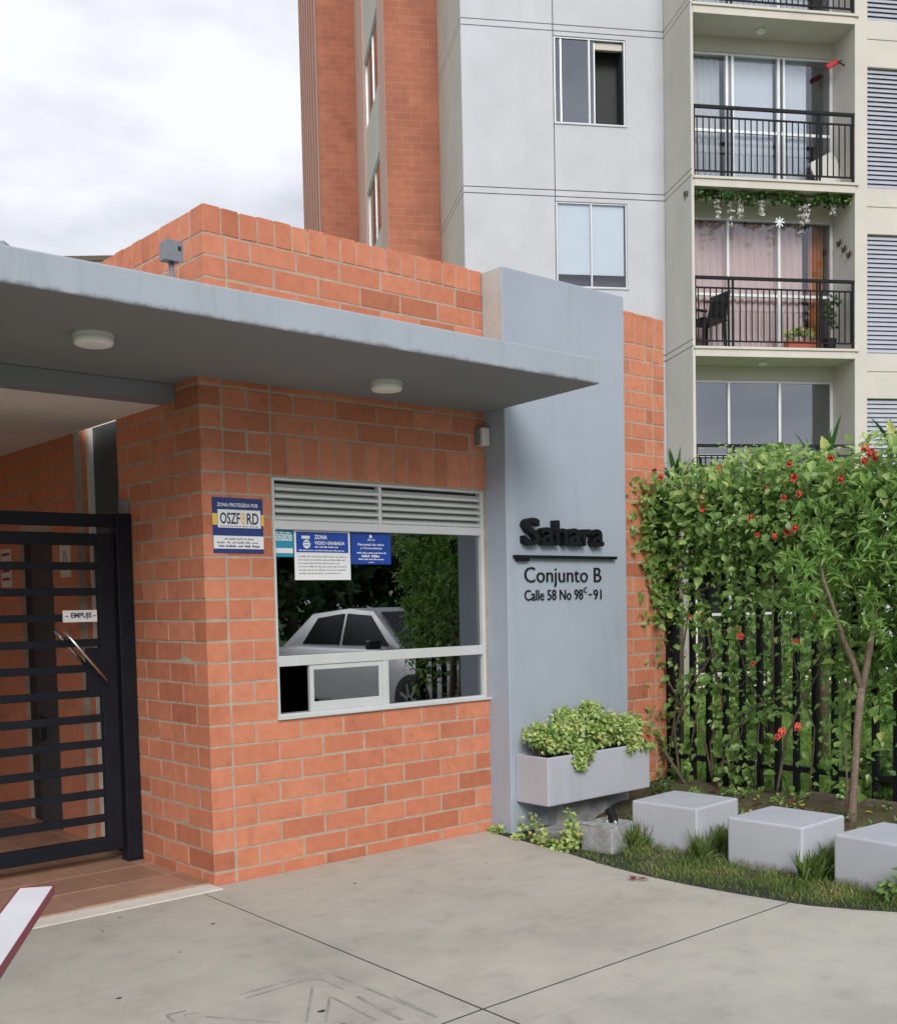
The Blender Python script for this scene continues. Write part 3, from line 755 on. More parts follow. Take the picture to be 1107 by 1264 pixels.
text_on(ad, 'Calle 58 No 98', 2.225, 2.790, 1.522, 1.592, PF + .002, 'letter_black', 'lettering', .010, -.004)
text_on(ad, 'C', 2.800, 2.832, 1.568, 1.606, PF + .002, 'letter_black', 'lettering', .010, -.004)
text_on(ad, '-', 2.850, 2.882, 1.552, 1.560, PF + .002, 'letter_black', 'lettering', .010)
text_on(ad, '91', 2.900, 2.982, 1.520, 1.590, PF + .002, 'letter_black', 'lettering', .010, -.004)

# alarm box on the brick beside the pillar
al = thing('alarm_box', (2.035, -.03, 2.53), 'small white plastic sensor box beside the pillar under the canopy', 'sensor')
part('case', 'white_plastic', al, (1.998, 2.066, -.062, .001, 2.532, 2.648), bevel=.007)
part('back_plate', 'conduit_grey', al, (1.985, 1.996, -.045, .001, 2.535, 2.645), bevel=.002)

# electrical box on the canopy roof
eb = thing('junction_box', (-.22, -.15, 2.893), 'grey metal junction box on a short pipe above the canopy', 'junction box')
MB().tube([(-.213, -.15, 2.89), (-.213, -.15, 3.27)], .014, 10).build('conduit', 'conduit_grey', eb, smooth=True)
cb_ = part('case', 'conduit_grey', eb, (-.262, -.170, -.185, -.115, 3.27, 3.365), bevel=.006)
part('lid', 'conduit_grey', cb_, (-.268, -.166, -.192, -.184, 3.266, 3.369), bevel=.002)
MB().lathe((0, 0, 0), [(.011, 0), (.011, .006)], 12)
part('knockout', 'black_plastic', cb_, (-.196, -.178, -.194, -.1915, 3.32, 3.342))
part('reader', 'conduit_grey', gh, (-.022, .0, .885, .99, 2.075, 2.17), bevel=.004)

# ---- brick wall right of the pillar
bw = thing('brick_wall', (3.6, .06, -.05), 'narrow orange brick wall between the grey pillar and the fence', 'wall')
RX1 = 3.955; RT = 3.63
core = part('wall_core', 'mortar', bw, (PR - .01, RX1 - .005, .0022, .124, -.05, RT - .03))
k = 0
while zj(k + 1) < RT - .13:
    z0, z1 = zj(k) + J / 2, zj(k + 1) - J / 2
    js = [PR + .002, PR + (.17 if k % 2 else .28 + .02)]
    if k % 2: js.append(PR + .47)
    js += [RX1 - .135, RX1 + .004]
    js = sorted(js); row(0, [x for i, x in enumerate(js) if i == 0 or x - js[i - 1] > .04], z0, z1, 'front', core)
    k += 1
zc = zj(k) + J / 2
for i in range(6):
    a = PR + .002 + i * (RX1 - PR) / 6; brick(a + J / 2, a + (RX1 - PR) / 6 - J / 2, -.002, .128, zc, RT + random.uniform(-.004, .004), core, 'coping_brick')

# ---- signs on the wall and in the window
def print_line(parent, x0, x1, z0, z1, y, mat):
    """a line of print too small to read: word-long strokes"""
    m = MB(); x = x0; h = z1 - z0
    while x < x1 - h:
        wl = min(x1, x + h * random.uniform(1.6, 5.0)); q = x
        while q < wl - h * .2:
            e = min(wl, q + h * random.uniform(.35, .6)); m.box(q, e, y - .0005, y, z0 + (0 if random.random() < .8 else h * .15), z0 + h * random.choice((.7, .7, 1))); q = e + h * .16
        x = wl + h * .7
    return m.build('print_line', mat, parent)
sg = thing('security_sign', (.21, 0, 1.815), 'blue and white security company sign fixed to the brick', 'sign')
part('board', 'paper_navy', sg, (.056, .368, -.006, .001, 1.815, 2.114))
part('name_panel', 'paper_white', sg, (.085, .352, -.0078, -.0062, 1.952, 2.050))
part('yellow_tab', 'ink_yellow', sg, (.052, .083, -.0075, -.0062, 1.966, 2.028)); part('yellow_tab', 'ink_yellow', sg, (.354, .374, -.0075, -.0062, 1.966, 2.028))
part('address_panel', 'paper_white', sg, (.056, .368, -.0072, -.0062, 1.838, 1.908))
text_on(sg, 'ZONA PROTEGIDA POR', .083, .338, 2.066, 2.086, -.0062, 'paper_white', 'lettering', .0008, .015)
text_on(sg, 'OSZF', .098, .222, 1.972, 2.034, -.0080, 'ink_dark', 'lettering', .0008, .02)
text_on(sg, 'O', .226, .258, 1.970, 2.036, -.0080, 'ink_yellow', 'lettering', .0008, .03)
text_on(sg, 'RD', .264, .338, 1.972, 2.034, -.0080, 'ink_dark', 'lettering', .0008, .02)
part('shield', 'ink_dark', sg, (.240, .244, -.0086, -.0081, 1.996, 2.012))
print_line(sg, .10, .335, 1.957, 1.965, -.0080, 'ink_grey')
print_line(sg, .12, .305, 1.886, 1.897, -.0074, 'ink_grey')
print_line(sg, .075, .345, 1.866, 1.878, -.0074, 'ink_grey')
print_line(sg, .085, .340, 1.846, 1.859, -.0074, 'ink_dark')

GY = .0478
ps = thing('sticker', (.53, GY, 1.80), 'teal and white security sticker at the window corner', 'sticker')
part('sheet', 'paper_teal', ps, (.470, .598, GY - .0008, GY, 1.800, 1.953))
part('name_panel', 'paper_white', ps, (.470, .590, GY - .0014, GY - .0009, 1.893, 1.928)); part('address_panel', 'paper_white', ps, (.470, .594, GY - .0014, GY - .0009, 1.822, 1.850))
text_on(ps, 'OSZFORD', .474, .585, 1.898, 1.924, GY - .0015, 'paper_teal', 'lettering', .0004, .02)
print_line(ps, .476, .580, 1.934, 1.944, GY - .0009, 'paper_white')
pa = thing('poster', (.8, GY, 1.67), 'white notice with blue heading ZONA VIDEO GRABADA in the window', 'poster')
part('sheet', 'paper_white', pa, (.604, 1.000, GY - .0008, GY, 1.668, 1.953))
part('heading_panel', 'paper_blue', pa, (.618, .986, GY - .0014, GY - .0009, 1.828, 1.946))
text_on(pa, 'ZONA', .745, .835, 1.906, 1.930, GY - .0015, 'paper_white', 'lettering', .0004, .03)
text_on(pa, 'VIDEO GRABADA', .745, .960, 1.874, 1.894, GY - .0015, 'paper_white', 'lettering', .0004, .025)
print_line(pa, .745, .915, 1.856, 1.866, GY - .0015, 'paper_white')
print_line(pa, .635, .970, 1.836, 1.844, GY - .0015, 'paper_white')
ic = MB(); ic.lathe((0, 0, 0), [(.026, 0), (.026, .0004)], 18); ic.v = [(.690 + x, GY - .0015 - z, 1.876 + y) for x, y, z in ic.v]; ic.box(.655, .712, GY - .0021, GY - .0016, 1.907, 1.924); ic.build('camera_icon', 'paper_white', pa)
ic = MB().box(.668, .712, GY - .0026, GY - .0022, 1.884, 1.890).box(.672, .708, GY - .0026, GY - .0022, 1.868, 1.873); ic.build('icon_line', 'paper_teal', pa)
for i in range(6):
    zz = 1.808 - i * .0195
    print_line(pa, .632, .972 - (.04 if i % 3 == 2 else 0), zz - .008, zz, GY - .0009, 'ink_grey')
pc = thing('poster', (1.15, GY, 1.76), 'solid blue notice for workers and contractors in the window', 'poster')
part('sheet', 'paper_blue', pc, (1.008, 1.308, GY - .0008, GY, 1.762, 1.953))
for s_, z0, z1, a, c, bo in (('', 1.905, 1.915, 1.130, 1.185, .0), ('Personal de obra', 1.874, 1.889, 1.058, 1.255, .02), ('y Contratistas', 1.850, 1.866, 1.075, 1.24, .02), ('', 1.826, 1.835, 1.050, 1.270, 0), ('', 1.804, 1.819, 1.085, 1.235, .02), ('', 1.788, 1.797, 1.06, 1.26, 0), ('', 1.771, 1.777, 1.135, 1.18, 0)):
    if s_: text_on(pc, s_, a, c, z0, z1, GY - .0009, 'paper_white', 'lettering', .0004, bo)
    else: print_line(pc, a, c, z0, z1, GY - .0009, 'paper_white')
ic = MB().lathe((0, 0, 0), [(.011, 0), (.011, .0004)], 12); ic.v = [(1.155 + x, GY - .0009 - z, 1.930 + y) for x, y, z in ic.v]; ic.build('emblem', 'paper_white', pc)

# ---- black gate
GYP = .86
gp = thing('gate_post', (-.05, .90, .01), 'thick black square steel post of the gate against the brick', 'post')
part('post', 'navy_metal', gp, (-.100, -.006, .855, .945, .0, 2.085), bevel=.005)
part('base_plate', 'navy_metal', gp, (-.102, -.003, .85, .95, .010, .022))
hd = part('gate_header', 'navy_metal', None, (-3.2, -.101, .87, .93, 2.005, 2.078), bevel=.004)
tag(hd, 'black horizontal steel beam across the top of the entrance gate', 'beam')
op = thing('gate_post', (-1.75, .90, .01), 'far black square steel post carrying the gate hinges', 'post'); part('post', 'navy_metal', op, (-1.80, -1.70, .855, .945, .0, 2.004), bevel=.005)
gt = thing('entrance_gate', (-.9, GYP, .05), 'black steel entrance gate of horizontal bars', 'gate')
part('stile', 'navy_metal', gt, (-.212, -.118, .875, .925, .09, 1.965), bevel=.004)
part('stile', 'navy_metal', gt, (-1.69, -1.62, .875, .925, .09, 1.965), bevel=.004)
part('top_rail', 'navy_metal', gt, (-1.62, -.212, .876, .924, 1.895, 1.965), bevel=.004)
part('bottom_rail', 'navy_metal', gt, (-1.62, -.212, .876, .924, .09, .175), bevel=.004)
for i in range(11):
    z = 1.775 - i * .1485
    part('bar', 'navy_metal', gt, (-1.62, -.212, .882, .918, z - .022, z + .022), bevel=.003)
part('lock_plate', 'navy_metal', gt, (-.30, -.212, .88, .90, 1.02, 1.30))
pu = thing('push_sign', (-.33, GYP, 1.455), 'small white EMPUJE plate on the black gate', 'sign')
part('plate', 'paper_white', pu, (-.432, -.230, .874, .881, 1.452, 1.520))
text_on(pu, 'EMPUJE', -.385, -.262, 1.468, 1.506, .8735, 'ink_dark', 'lettering', .0008, .03)
text_on(pu, '-', -.418, -.402, 1.484, 1.489, .8735, 'ink_dark', 'lettering', .0008); text_on(pu, '-', -.254, -.238, 1.484, 1.489, .8735, 'ink_dark', 'lettering', .0008)
for yy, dx in ((.815, 0), (.985, .015)):
    a, c = Vector((-.452 + dx, yy, 1.405)), Vector((-.212 + dx, yy, 1.108))
    hn = MB().tube([a, c], .0095, 10).build('handle', 'steel', gt, smooth=True)
    for f_ in (.15, .85):
        q = a.lerp(c, f_); MB().tube([q, (q.x, .90, q.z)], .006, 8).build('standoff', 'steel', hn, smooth=True)
# notices on the passage wall
for (y0, y1, z0, z1), lb in (((1.78, 1.95, 1.74, 1.96), 'small white triangle warning notice on the passage wall'), ((2.86, 3.06, 1.70, 1.98), 'white and red notice on the passage wall behind the gate')):
    t = thing('wall_notice', (0, y0, z0), lb, 'notice')
    part('sheet', 'paper_cream', t, (-.004, .001, y0, y1, z0, z1))
    m = MB()
    if y0 < 2: m.obox((-.0047, (y0 + y1) / 2 - .02, z1 - .09), (.0004, 0, 0), (0, .012, .045), (0, .006, -.002)); m.obox((-.0047, (y0 + y1) / 2 + .02, z1 - .09), (.0004, 0, 0), (0, .012, -.045), (0, .006, .002))
    else:
        for q in range(4): m.box(-.0052, -.0042, y0 + .02, y1 - .02, z1 - .05 - q * .06, z1 - .03 - q * .06)
    m.build('print', 'ink_grey' if y0 < 2 else 'bar_red', t)

# ================================================================== BED OBJECTS
def soft_box(name, poly_half, c, z0, z1, rot, mat, parent, bev):
    sx, sy = poly_half
    m = MB(); ca, sa = math.cos(rot), math.sin(rot)
    m.prism([(c[0] + x * ca - y * sa, c[1] + x * sa + y * ca) for x, y in ((-sx, -sy), (sx, -sy), (sx, sy), (-sx, sy))], z0, z1)
    return m.build(name, mat, parent, bevel=bev, seg=3)
cubes = [((2.585, -1.195), .282, 'blue grey concrete cube seat beside the small spotlight stone'), ((2.555, -1.915), .276, 'blue grey concrete cube seat in the middle of the row of three'), ((2.545, -2.585), .272, 'blue grey concrete cube seat at the end of the row beside a leafy weed')]
for (c, zt, lb), rot in zip(cubes, (R(4), R(2), R(-3))):
    o = soft_box('cube_seat', (.235, .232), c, -.08, zt, rot, 'seat_paint', None, .013); tag(o, lb, 'seat', 'cube seats along the bed')
    for p in o.data.polygons: p.use_smooth = False
# spotlight stone
ss = soft_box('stone_block', (.115, .11), (2.165, -.93), -.06, .165, R(8), 'stone_block', None, .010); tag(ss, 'rough grey concrete block carrying a small spotlight', 'block')
for vtx in ss.data.vertices: vtx.co += Vector((random.uniform(-.006, .006), random.uniform(-.006, .006), random.uniform(-.004, .004)))
sp = thing('spotlight', (2.165, -.93, .165), 'small black garden spotlight on the rough grey block', 'spotlight')
MB().lathe((2.165, -.93, .163), [(.030, 0), (.030, .008), (.010, .010)], 16).build('base', 'steel', sp)
MB().tube([(2.165, -.93, .168), (2.165, -.93, .205)], .006, 8).build('bracket', 'steel', sp)
a = Vector((2.185, -.955, .195)); d = Vector((.35, .75, .62)).normalized()
MB().tube([a - d * .045, a - d * .03, a + d * .05, a + d * .055], [.020, .026, .033, .031], 16).build('lamp_head', 'black_metal', sp, smooth=False)
MB().tube([a - d * .062, a - d * .044], [.012, .018], 12).build('rear_cap', 'steel', sp)

# planter on the pillar
px0, px1, py0, py1, pz0, pz1 = 2.116, 3.135, -.485, PF + .001, .205, .520
pt = thing('planter_box', (2.62, -.33, pz0), 'blue grey concrete planter box on the front of the pillar', 'planter')
m = MB().box(px0, px1, py0, py1, pz0, pz1)
o = m.build('trough', 'cube_paint', pt, bevel=.008)
bm = bmesh.new(); bm.from_mesh(o.data)
top = max(bm.faces, key=lambda f: f.calc_center_median().z if f.normal.z > .9 else -9)
r_ = bmesh.ops.inset_region(bm, faces=[top], thickness=.035)
bmesh.ops.translate(bm, verts=top.verts, vec=(0, 0, -.05)); bm.to_mesh(o.data); bm.free()
part('soil', 'soil', pt, (px0 + .045, px1 - .045, py0 + .045, py1 - .045, pz1 - .06, pz1 - .035))
pd = part('planter_plinth', 'stone_block', None, (2.42, 2.95, -.26, PF, -.05, .206)); tag(pd, 'low concrete plinth darkened for the shadow under the planter box', 'plinth')  # dark grey of the plinth stands in for the shadow beneath the planter
st_ = part('step_slab', 'stone_block', None, (2.10, 2.52, -.62, -.375, -.05, .055), bevel=.008); tag(st_, 'flat concrete slab on the ground under the planter', 'slab')

def bunch(c, rad, n, size, flat=.35, up=.6):
    """leaves in an ellipsoid shell, facing outward"""
    d = rand_dirs(n); d /= np.linalg.norm(d, axis=1, keepdims=True)
    d[:, 2] = np.abs(d[:, 2]) * .9 + d[:, 2] * .1
    rr = (RNG.random(n) ** .45)[:, None]
    pos = np.array(c) + d * rr * np.array(rad)
    ax = d * .6 + rand_dirs(n) * .7 + np.array([0, 0, -.1]); nr = d * .8 + np.array([0, 0, up]) + rand_dirs(n) * .5
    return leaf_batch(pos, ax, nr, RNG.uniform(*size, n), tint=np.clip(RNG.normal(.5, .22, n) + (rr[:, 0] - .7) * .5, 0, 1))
vg = thing('variegated_plant', (2.62, -.33, pz1 - .035), 'yellow green variegated shrub filling and overhanging the planter box', 'plant')
bs = []
for i in range(22):
    x = px0 + .07 + (px1 - px0 - .10) * (i + .5) / 22 + random.uniform(-.03, .03)
    hgt = .15 + .03 * math.sin(i * 1.3) + (.05 if 5 < i < 15 else 0) - (.03 if i > 17 else 0)
    for q in range(5):
        bs.append(bunch((x, random.uniform(py0 + .05, py1 - .06), pz1 + hgt * random.uniform(.1, .95)), (.080, .080, .07), 75, (.024, .044)))
for i in range(6):       # tall tuft
    bs.append(bunch((2.64 + random.uniform(-.14, .14), -.30 + random.uniform(-.05, .05), pz1 + .24 + random.uniform(-.10, .03)), (.09, .06, .05), 60, (.028, .048)))
for i in range(11):      # overhang on the front
    t_ = i / 10; bs.append(bunch((2.44 + random.uniform(-.09, .09) * (1 - t_) - .04 * t_, py0 - .015, pz1 + .02 - .13 * t_), (.055 * (1.3 - t_ * .6), .03, .04), 42, (.026, .045)))
for i in range(6): bs.append(bunch((2.90 + i * .045, py0 - .01, pz1 + .0 - random.uniform(0, .05)), (.04, .03, .04), 35, (.026, .045)))
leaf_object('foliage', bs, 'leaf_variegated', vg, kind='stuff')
for i in range(9):
    x = px0 + .1 + i * .105; MB().tube([(x, -.33, pz1 - .05), (x + random.uniform(-.05, .05), -.33, pz1 + .06), (x + random.uniform(-.1, .1), -.36, pz1 + .14)], [.007, .005, .003], 5).build('stem', 'twig', vg)
# variegated ground cover by the pillar foot
def ground_plant(name, label, spots, mat, size=(.025, .045), n=45, group=None, cat='plant'):
    c0 = spots[0]
    t = thing(name, (c0[0], c0[1], bed_z(c0[0], c0[1])), label, cat, group)
    bt = [bunch((x, y, bed_z(x, y) + h * .4), (r_, r_, h), n, size) for x, y, r_, h in spots]
    leaf_object('foliage', bt, mat, t, kind='stuff'); return t
def P2(u, v): p = onp(u, v, 2, .02); return p.x, p.y
sp_ = [(*P2(u, v), r_, h) for u, v, r_, h in ((612, 1024, .06, .05), (622, 1020, .07, .07), (634, 1022, .08, .10), (645, 1020, .08, .11), (656, 1026, .08, .10), (664, 1034, .07, .07), (676, 1040, .06, .05), (690, 1044, .05, .04), (640, 1032, .05, .04))]
ground_plant('variegated_plant', 'low yellow green ground cover at the foot of the pillar', sp_, 'leaf_variegated')
sp_ = [(*P2(704, 1042), .05, .10), (P2(704, 1040)[0], P2(704, 1040)[1], .05, .19), (P2(698, 1046)[0], P2(698, 1046)[1], .06, .06), (P2(708, 1046)[0], P2(708, 1046)[1], .05, .14)]
ground_plant('variegated_plant', 'upright pale variegated sprig beside the spotlight block', sp_, 'leaf_variegated', (.03, .05))
sp_ = [(2.55, -.62, .07, .05), (2.75, -.66, .08, .05), (2.95, -.6, .08, .06), (3.15, -.5, .09, .07), (3.3, -.42, .09, .09), (3.45, -.35, .09, .1)]
ground_plant('creeping_plant', 'dark low creeping plants behind the first cube seat', sp_, 'leaf_dark', (.03, .05))
sp_ = [(2.255, -2.80, .07, .12), (2.235, -2.70, .06, .08), (2.28, -2.88, .07, .10), (2.22, -2.78, .05, .16)]
ground_plant('leafy_weed', 'leafy green weed growing against the end cube seat', sp_, 'leaf_hedge', (.035, .055))

# grass
import mathutils.noise as mno
def grass(name, label, pts, hgt, wd, mat='grass_blade', lean=.55, parent=None):
    pts = np.array(pts); n = len(pts)
    d = RNG.normal(size=(n, 3)) * lean; d[:, 2] = 1
    nr = RNG.normal(size=(n, 3)); nr[:, 2] *= .2
    hs = RNG.uniform(*hgt, n)
    b_ = leaf_batch(pts, d, nr, hs, TRI_V, [(0, 1, 2), (0, 2, 3)], np.clip(RNG.normal(.45, .2, n) + np.array([.45 * mno.noise(Vector((a_ * 4.3, b_ * 4.3, 8.8))) for a_, b_, _ in pts]), 0, 1), RNG.uniform(*wd, n) / hs)
    return leaf_object(name, [b_], mat, parent, label, None, 'stuff')
gp_ = []
def edge_x(y): return float(np.interp(-y, [-p[1] for p in EDGE], [p[0] for p in EDGE]))
def in_cube(x, y): return any(abs(x - c[0]) < .23 and abs(y - c[1]) < .23 for c, _, _ in cubes) or (abs(x - 2.165) < .11 and abs(y + .93) < .1)
import mathutils.noise as mno
def patch(x, y): return mno.noise(Vector((x * 3.1, y * 3.1, 4.2))) + .5 * mno.noise(Vector((x * 9.0, y * 9.0, 1.7)))
while len(gp_) < 15000:
    y = random.uniform(-3.3, -.45); x = edge_x(y) + abs(random.gauss(0, .46)) - .03 * random.random()
    if x > 3.6 or in_cube(x, y): continue
    if x - edge_x(y) < .03 and math.sin(y * 31) + math.sin(y * 13.7) < -.2: continue
    if random.random() > .30 + .75 * (patch(x, y) + .35): continue
    gp_.append((x, y, bed_z(x, y) - .004))
grass('grass', 'short patchy grass along the pavement edge', gp_, (.014, .058), (.003, .008))
tf = []
for cx_, cy_, r_, n in ((2.62, -1.475, .13, 260), (2.50, -2.20, .15, 420), (2.72, -2.20, .14, 380), (2.32, -1.50, .06, 90), (2.30, -2.22, .07, 90), (2.28, -1.06, .1, 150), (2.35, -1.0, .1, 120), (2.86, -1.5, .1, 130)):
    for _ in range(n):
        x = random.gauss(cx_, r_ * .55); y = random.gauss(cy_, r_ * .35)
        if not in_cube(x, y): tf.append((x, y, bed_z(x, y) - .004))
grass('tall_grass', 'taller grass tufts between the cube seats', tf, (.05, .19), (.005, .009), 'grass_blade', .34)
lg = []
while len(lg) < 30000:
    x = 4.1 + abs(random.gauss(0, 3.2)); y = random.uniform(-3.8, 5)
    if x > 13: continue
    lg.append((x, y, .10))
grass('lawn_grass', 'bright green lawn grass behind the fence', lg, (.04, .11), (.008, .016), 'lawn_blade')
# leaf litter
for i in range(90):
    x = random.uniform(2.8, 3.9); y = random.uniform(-2.6, -.3)
    if in_cube(x, y): continue
    V, F, T_ = leaf_batch(np.array([(x, y, bed_z(x, y) + .010)]), np.array([(random.uniform(-1, 1), random.uniform(-1, 1), .1)]), np.array([(.2 * random.uniform(-1, 1), .2, 1.)]), np.array([random.uniform(.04, .075)]))
    o = leaf_object('fallen_leaf', [(V, F, T_)], random.choice(['dead_leaf', 'wood_grey', 'bark', 'yellow_leaf']), None, 'dry leaf lying on the soil under the hedge', 'leaf'); o['group'] = 'dry leaves on the soil'
p = onp(786, 1087, 2, .002)
V1 = leaf_batch(np.array([(p.x - .03, p.y + .01, .012), (p.x - .02, p.y, .010), (p.x + .0, p.y - .015, .012)]), np.array([(1, .1, .05), (.3, .9, .25), (.9, -.6, .02)]), np.array([(0, .1, 1.)] * 3), np.array([.075, .05, .06]))
leaf_object('fallen_leaf', [V1], 'dead_leaf', None, 'dark red dry leaf lying alone on the concrete pavement', 'leaf')

wd = []
for i in range(70):
    x = random.uniform(2.75, 3.9); y = random.uniform(-2.9, -.35)
    if in_cube(x, y): continue
    wd.append(bunch((x, y, bed_z(x, y) + .02), (.06, .06, .05), 16, (.02, .045)))
leaf_object('weeds', wd, 'leaf_hedge', None, 'low weeds scattered over the soil', None, 'stuff')
# ---- fence
FX = 3.985
fn = thing('iron_fence', (FX, -1.45, .05), 'black iron fence of vertical bars overgrown by the hedge', 'fence')
part('post', 'black_metal', fn, (FX - .04, FX + .04, -.075, .005, .02, 2.34), bevel=.004)
part('post', 'black_metal', fn, (FX - .04, FX + .04, -2.96, -2.88, .02, 2.34), bevel=.004)
for z in (.30, 2.18): part('rail', 'black_metal', fn, (FX - .018, FX + .018, -2.88, -.075, z - .02, z + .02))
y = -.075 - .147
while y > -2.85:
    part('bar', 'black_metal', fn, (FX - .0185, FX + .0185, y - .0185, y + .0185, .06, 2.30)); y -= .147
pk = part('timber_edging', 'wood_grey', None, (3.84, 3.89, -2.4, -1.28, .07, .175), bevel=.006); tag(pk, 'dark weathered timber edging board below the fence', 'board')

# ---- climbing hedge over the fence
cl = thing('climbing_hedge', (3.9, -1.2, .1), 'dense green climbing hedge with red flowers over the iron fence', 'hedge')
def hedge_d(y, z):
    """leaf density over the fence plane"""
    d = 0
    topz = 2.50 + .05 * math.sin(y * 5.1) + .03 * math.sin(y * 13) - (.12 if y > -.12 else 0)
    if z > topz: return 0
    if z > 1.95: d = 1
    elif z > 1.70: d = .80
    elif z > 1.30: d = .30 + .24 * math.sin(y * 6.2 + 1.1) * math.sin(z * 9)
    elif z > .7: d = .07 + .17 * max(0, math.sin(y * 5.2 + z * 4.1)) * max(0, math.sin(z * 7.5 + 1.3))
    else: d = .05 + .13 * max(0, math.sin(y * 7.7 + .6))
    if y < -1.35 and .95 < z < 1.95: d = max(d, .62)
    return d
pos = []; zs_ = []
while len(pos) < 16000:
    y = random.uniform(-3.0, .14); z = random.uniform(.15, 2.58)
    if random.random() > hedge_d(y, z): continue
    thick = .17 if z > 1.9 else .11
    x = FX - .06 + random.gauss(0, thick * .75) - (.05 if z > 2 else 0)
    if z > 2.33: x = FX + random.gauss(-.04, .2)
    if y > -.02 and x > 3.93: x = 3.9 - random.random() * .10 if z > 1.7 else 3.97
    if y > 0.0: y = -.02 - random.random() * .06
    if y > -.10 and random.random() < .35: x -= random.random() * .22
    pos.append((x, y, z)); zs_.append(z)
pos = np.array(pos); N = len(pos)
outw = np.zeros((N, 3)); outw[:, 0] = np.where(pos[:, 0] < FX, -1, 1); outw[:, 2] = np.clip((pos[:, 2] - 2.1) * 2, 0, 1.3) + .35; outw[:, 1] = -.15
ax = outw * .45 + rand_dirs(N) * .75 + np.array([0, 0, -.38]); nr = outw + rand_dirs(N) * .55 + np.array([0, 0, .5])
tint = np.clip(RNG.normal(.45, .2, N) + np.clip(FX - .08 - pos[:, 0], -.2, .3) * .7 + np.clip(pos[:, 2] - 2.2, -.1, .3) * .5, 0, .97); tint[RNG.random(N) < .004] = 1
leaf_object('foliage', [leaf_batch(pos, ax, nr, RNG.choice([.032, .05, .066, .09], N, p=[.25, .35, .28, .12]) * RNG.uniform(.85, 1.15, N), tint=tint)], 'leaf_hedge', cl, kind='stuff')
def px_path(pts, xoff): return [onp(u, v, 0, xoff) for u, v in pts]
vines = [([(850, 962), (822, 925), (800, 880), (793, 832), (800, 785), (822, 748), (838, 715), (848, 670)], 3.86, .012),
         ([(838, 955), (835, 900), (850, 850), (872, 820), (900, 770), (930, 730), (960, 705)], 3.90, .011),
         ([(880, 960), (878, 920), (890, 870), (880, 800), (868, 745), (855, 700), (850, 640)], 3.92, .011),
         ([(884, 958), (905, 905), (935, 870), (975, 855), (1000, 825), (1040, 790)], 3.88, .010),
         ([(960, 950), (972, 910), (985, 880), (1003, 845), (1020, 800)], 3.90, .011),
         ([(880, 955), (870, 905), (840, 870), (822, 835), (812, 790), (815, 740)], 3.91, .008),
         ([(930, 955), (935, 880), (915, 820), (905, 760), (915, 690)], 3.93, .008),
         ([(1000, 950), (1005, 900), (990, 850), (975, 790), (985, 720)], 3.93, .008),
         ([(820, 745), (850, 732), (890, 722), (930, 712)], 3.88, .007), ([(806, 740), (798, 712), (806, 690)], 3.87, .005),
         ([(870, 965), (900, 950), (915, 900), (905, 860), (930, 830)], 3.89, .006), ([(840, 860), (870, 838), (905, 815), (935, 780)], 3.91, .006)]
for pth, xo, r_ in vines:
    P = [p + Vector((random.uniform(-.03, .03), 0, 0)) for p in px_path(pth, xo)]
    P[0].z = min(P[0].z, .1)
    Q = []
    for a, c in zip(P[:-1], P[1:]):
        for f_ in (0, .33, .66): Q.append(a.lerp(c, f_) + Vector((random.uniform(-.008, .008),) * 3))
    Q.append(P[-1]); n = len(Q)
    MB().tube(Q, [r_ * (1 - .55 * i / n) for i in range(n)], 6).build('stem', 'twig', cl, smooth=True)
def flower(u, v, xo, s, parent):
    c = onp(u, v, 0, xo); n = 7
    d0 = Vector((-.6 + random.uniform(-.3, .3), -.4 + random.uniform(-.4, .4), -.6 + random.uniform(-.3, .3))).normalized()
    pos_ = np.array([c] * n); dd = []
    for i in range(n):
        a = 2 * math.pi * i / n; sd = d0.orthogonal().normalized(); sd2 = d0.cross(sd)
        dd.append(d0 * .9 + (sd * math.cos(a) + sd2 * math.sin(a)) * random.uniform(.25, .6))
    V, F, T_ = leaf_batch(pos_, np.array(dd), -np.array([d0] * n), np.full(n, s), LEAF_V * np.array([.95, 1.25, 1]))
    leaf_object('flower', [(V, F, T_)], 'flower_red', parent)
for u, v, s in ((868, 614, .05), (866, 630, .055), (887, 578, .035), (927, 640, .055), (934, 662, .04), (955, 662, .045), (970, 659, .06), (983, 653, .055), (981, 590, .055), (974, 574, .05), (988, 610, .045), (967, 615, .045), (1002, 576, .05), (1024, 567, .05), (1037, 592, .05), (1069, 551, .06), (1075, 558, .06), (1068, 569, .05), (1080, 566, .045), (912, 786, .055), (983, 792, .05), (1000, 760, .05), (851, 764, .03), (966, 902, .06), (962, 910, .05), (985, 896, .06), (815, 590, .05), (808, 584, .045), (945, 605, .04), (930, 820, .035), (1075, 665, .04), (1077, 700, .035)):
    flower(u, v - 4, FX - .30 + random.uniform(-.05, .03), s * .92, cl)

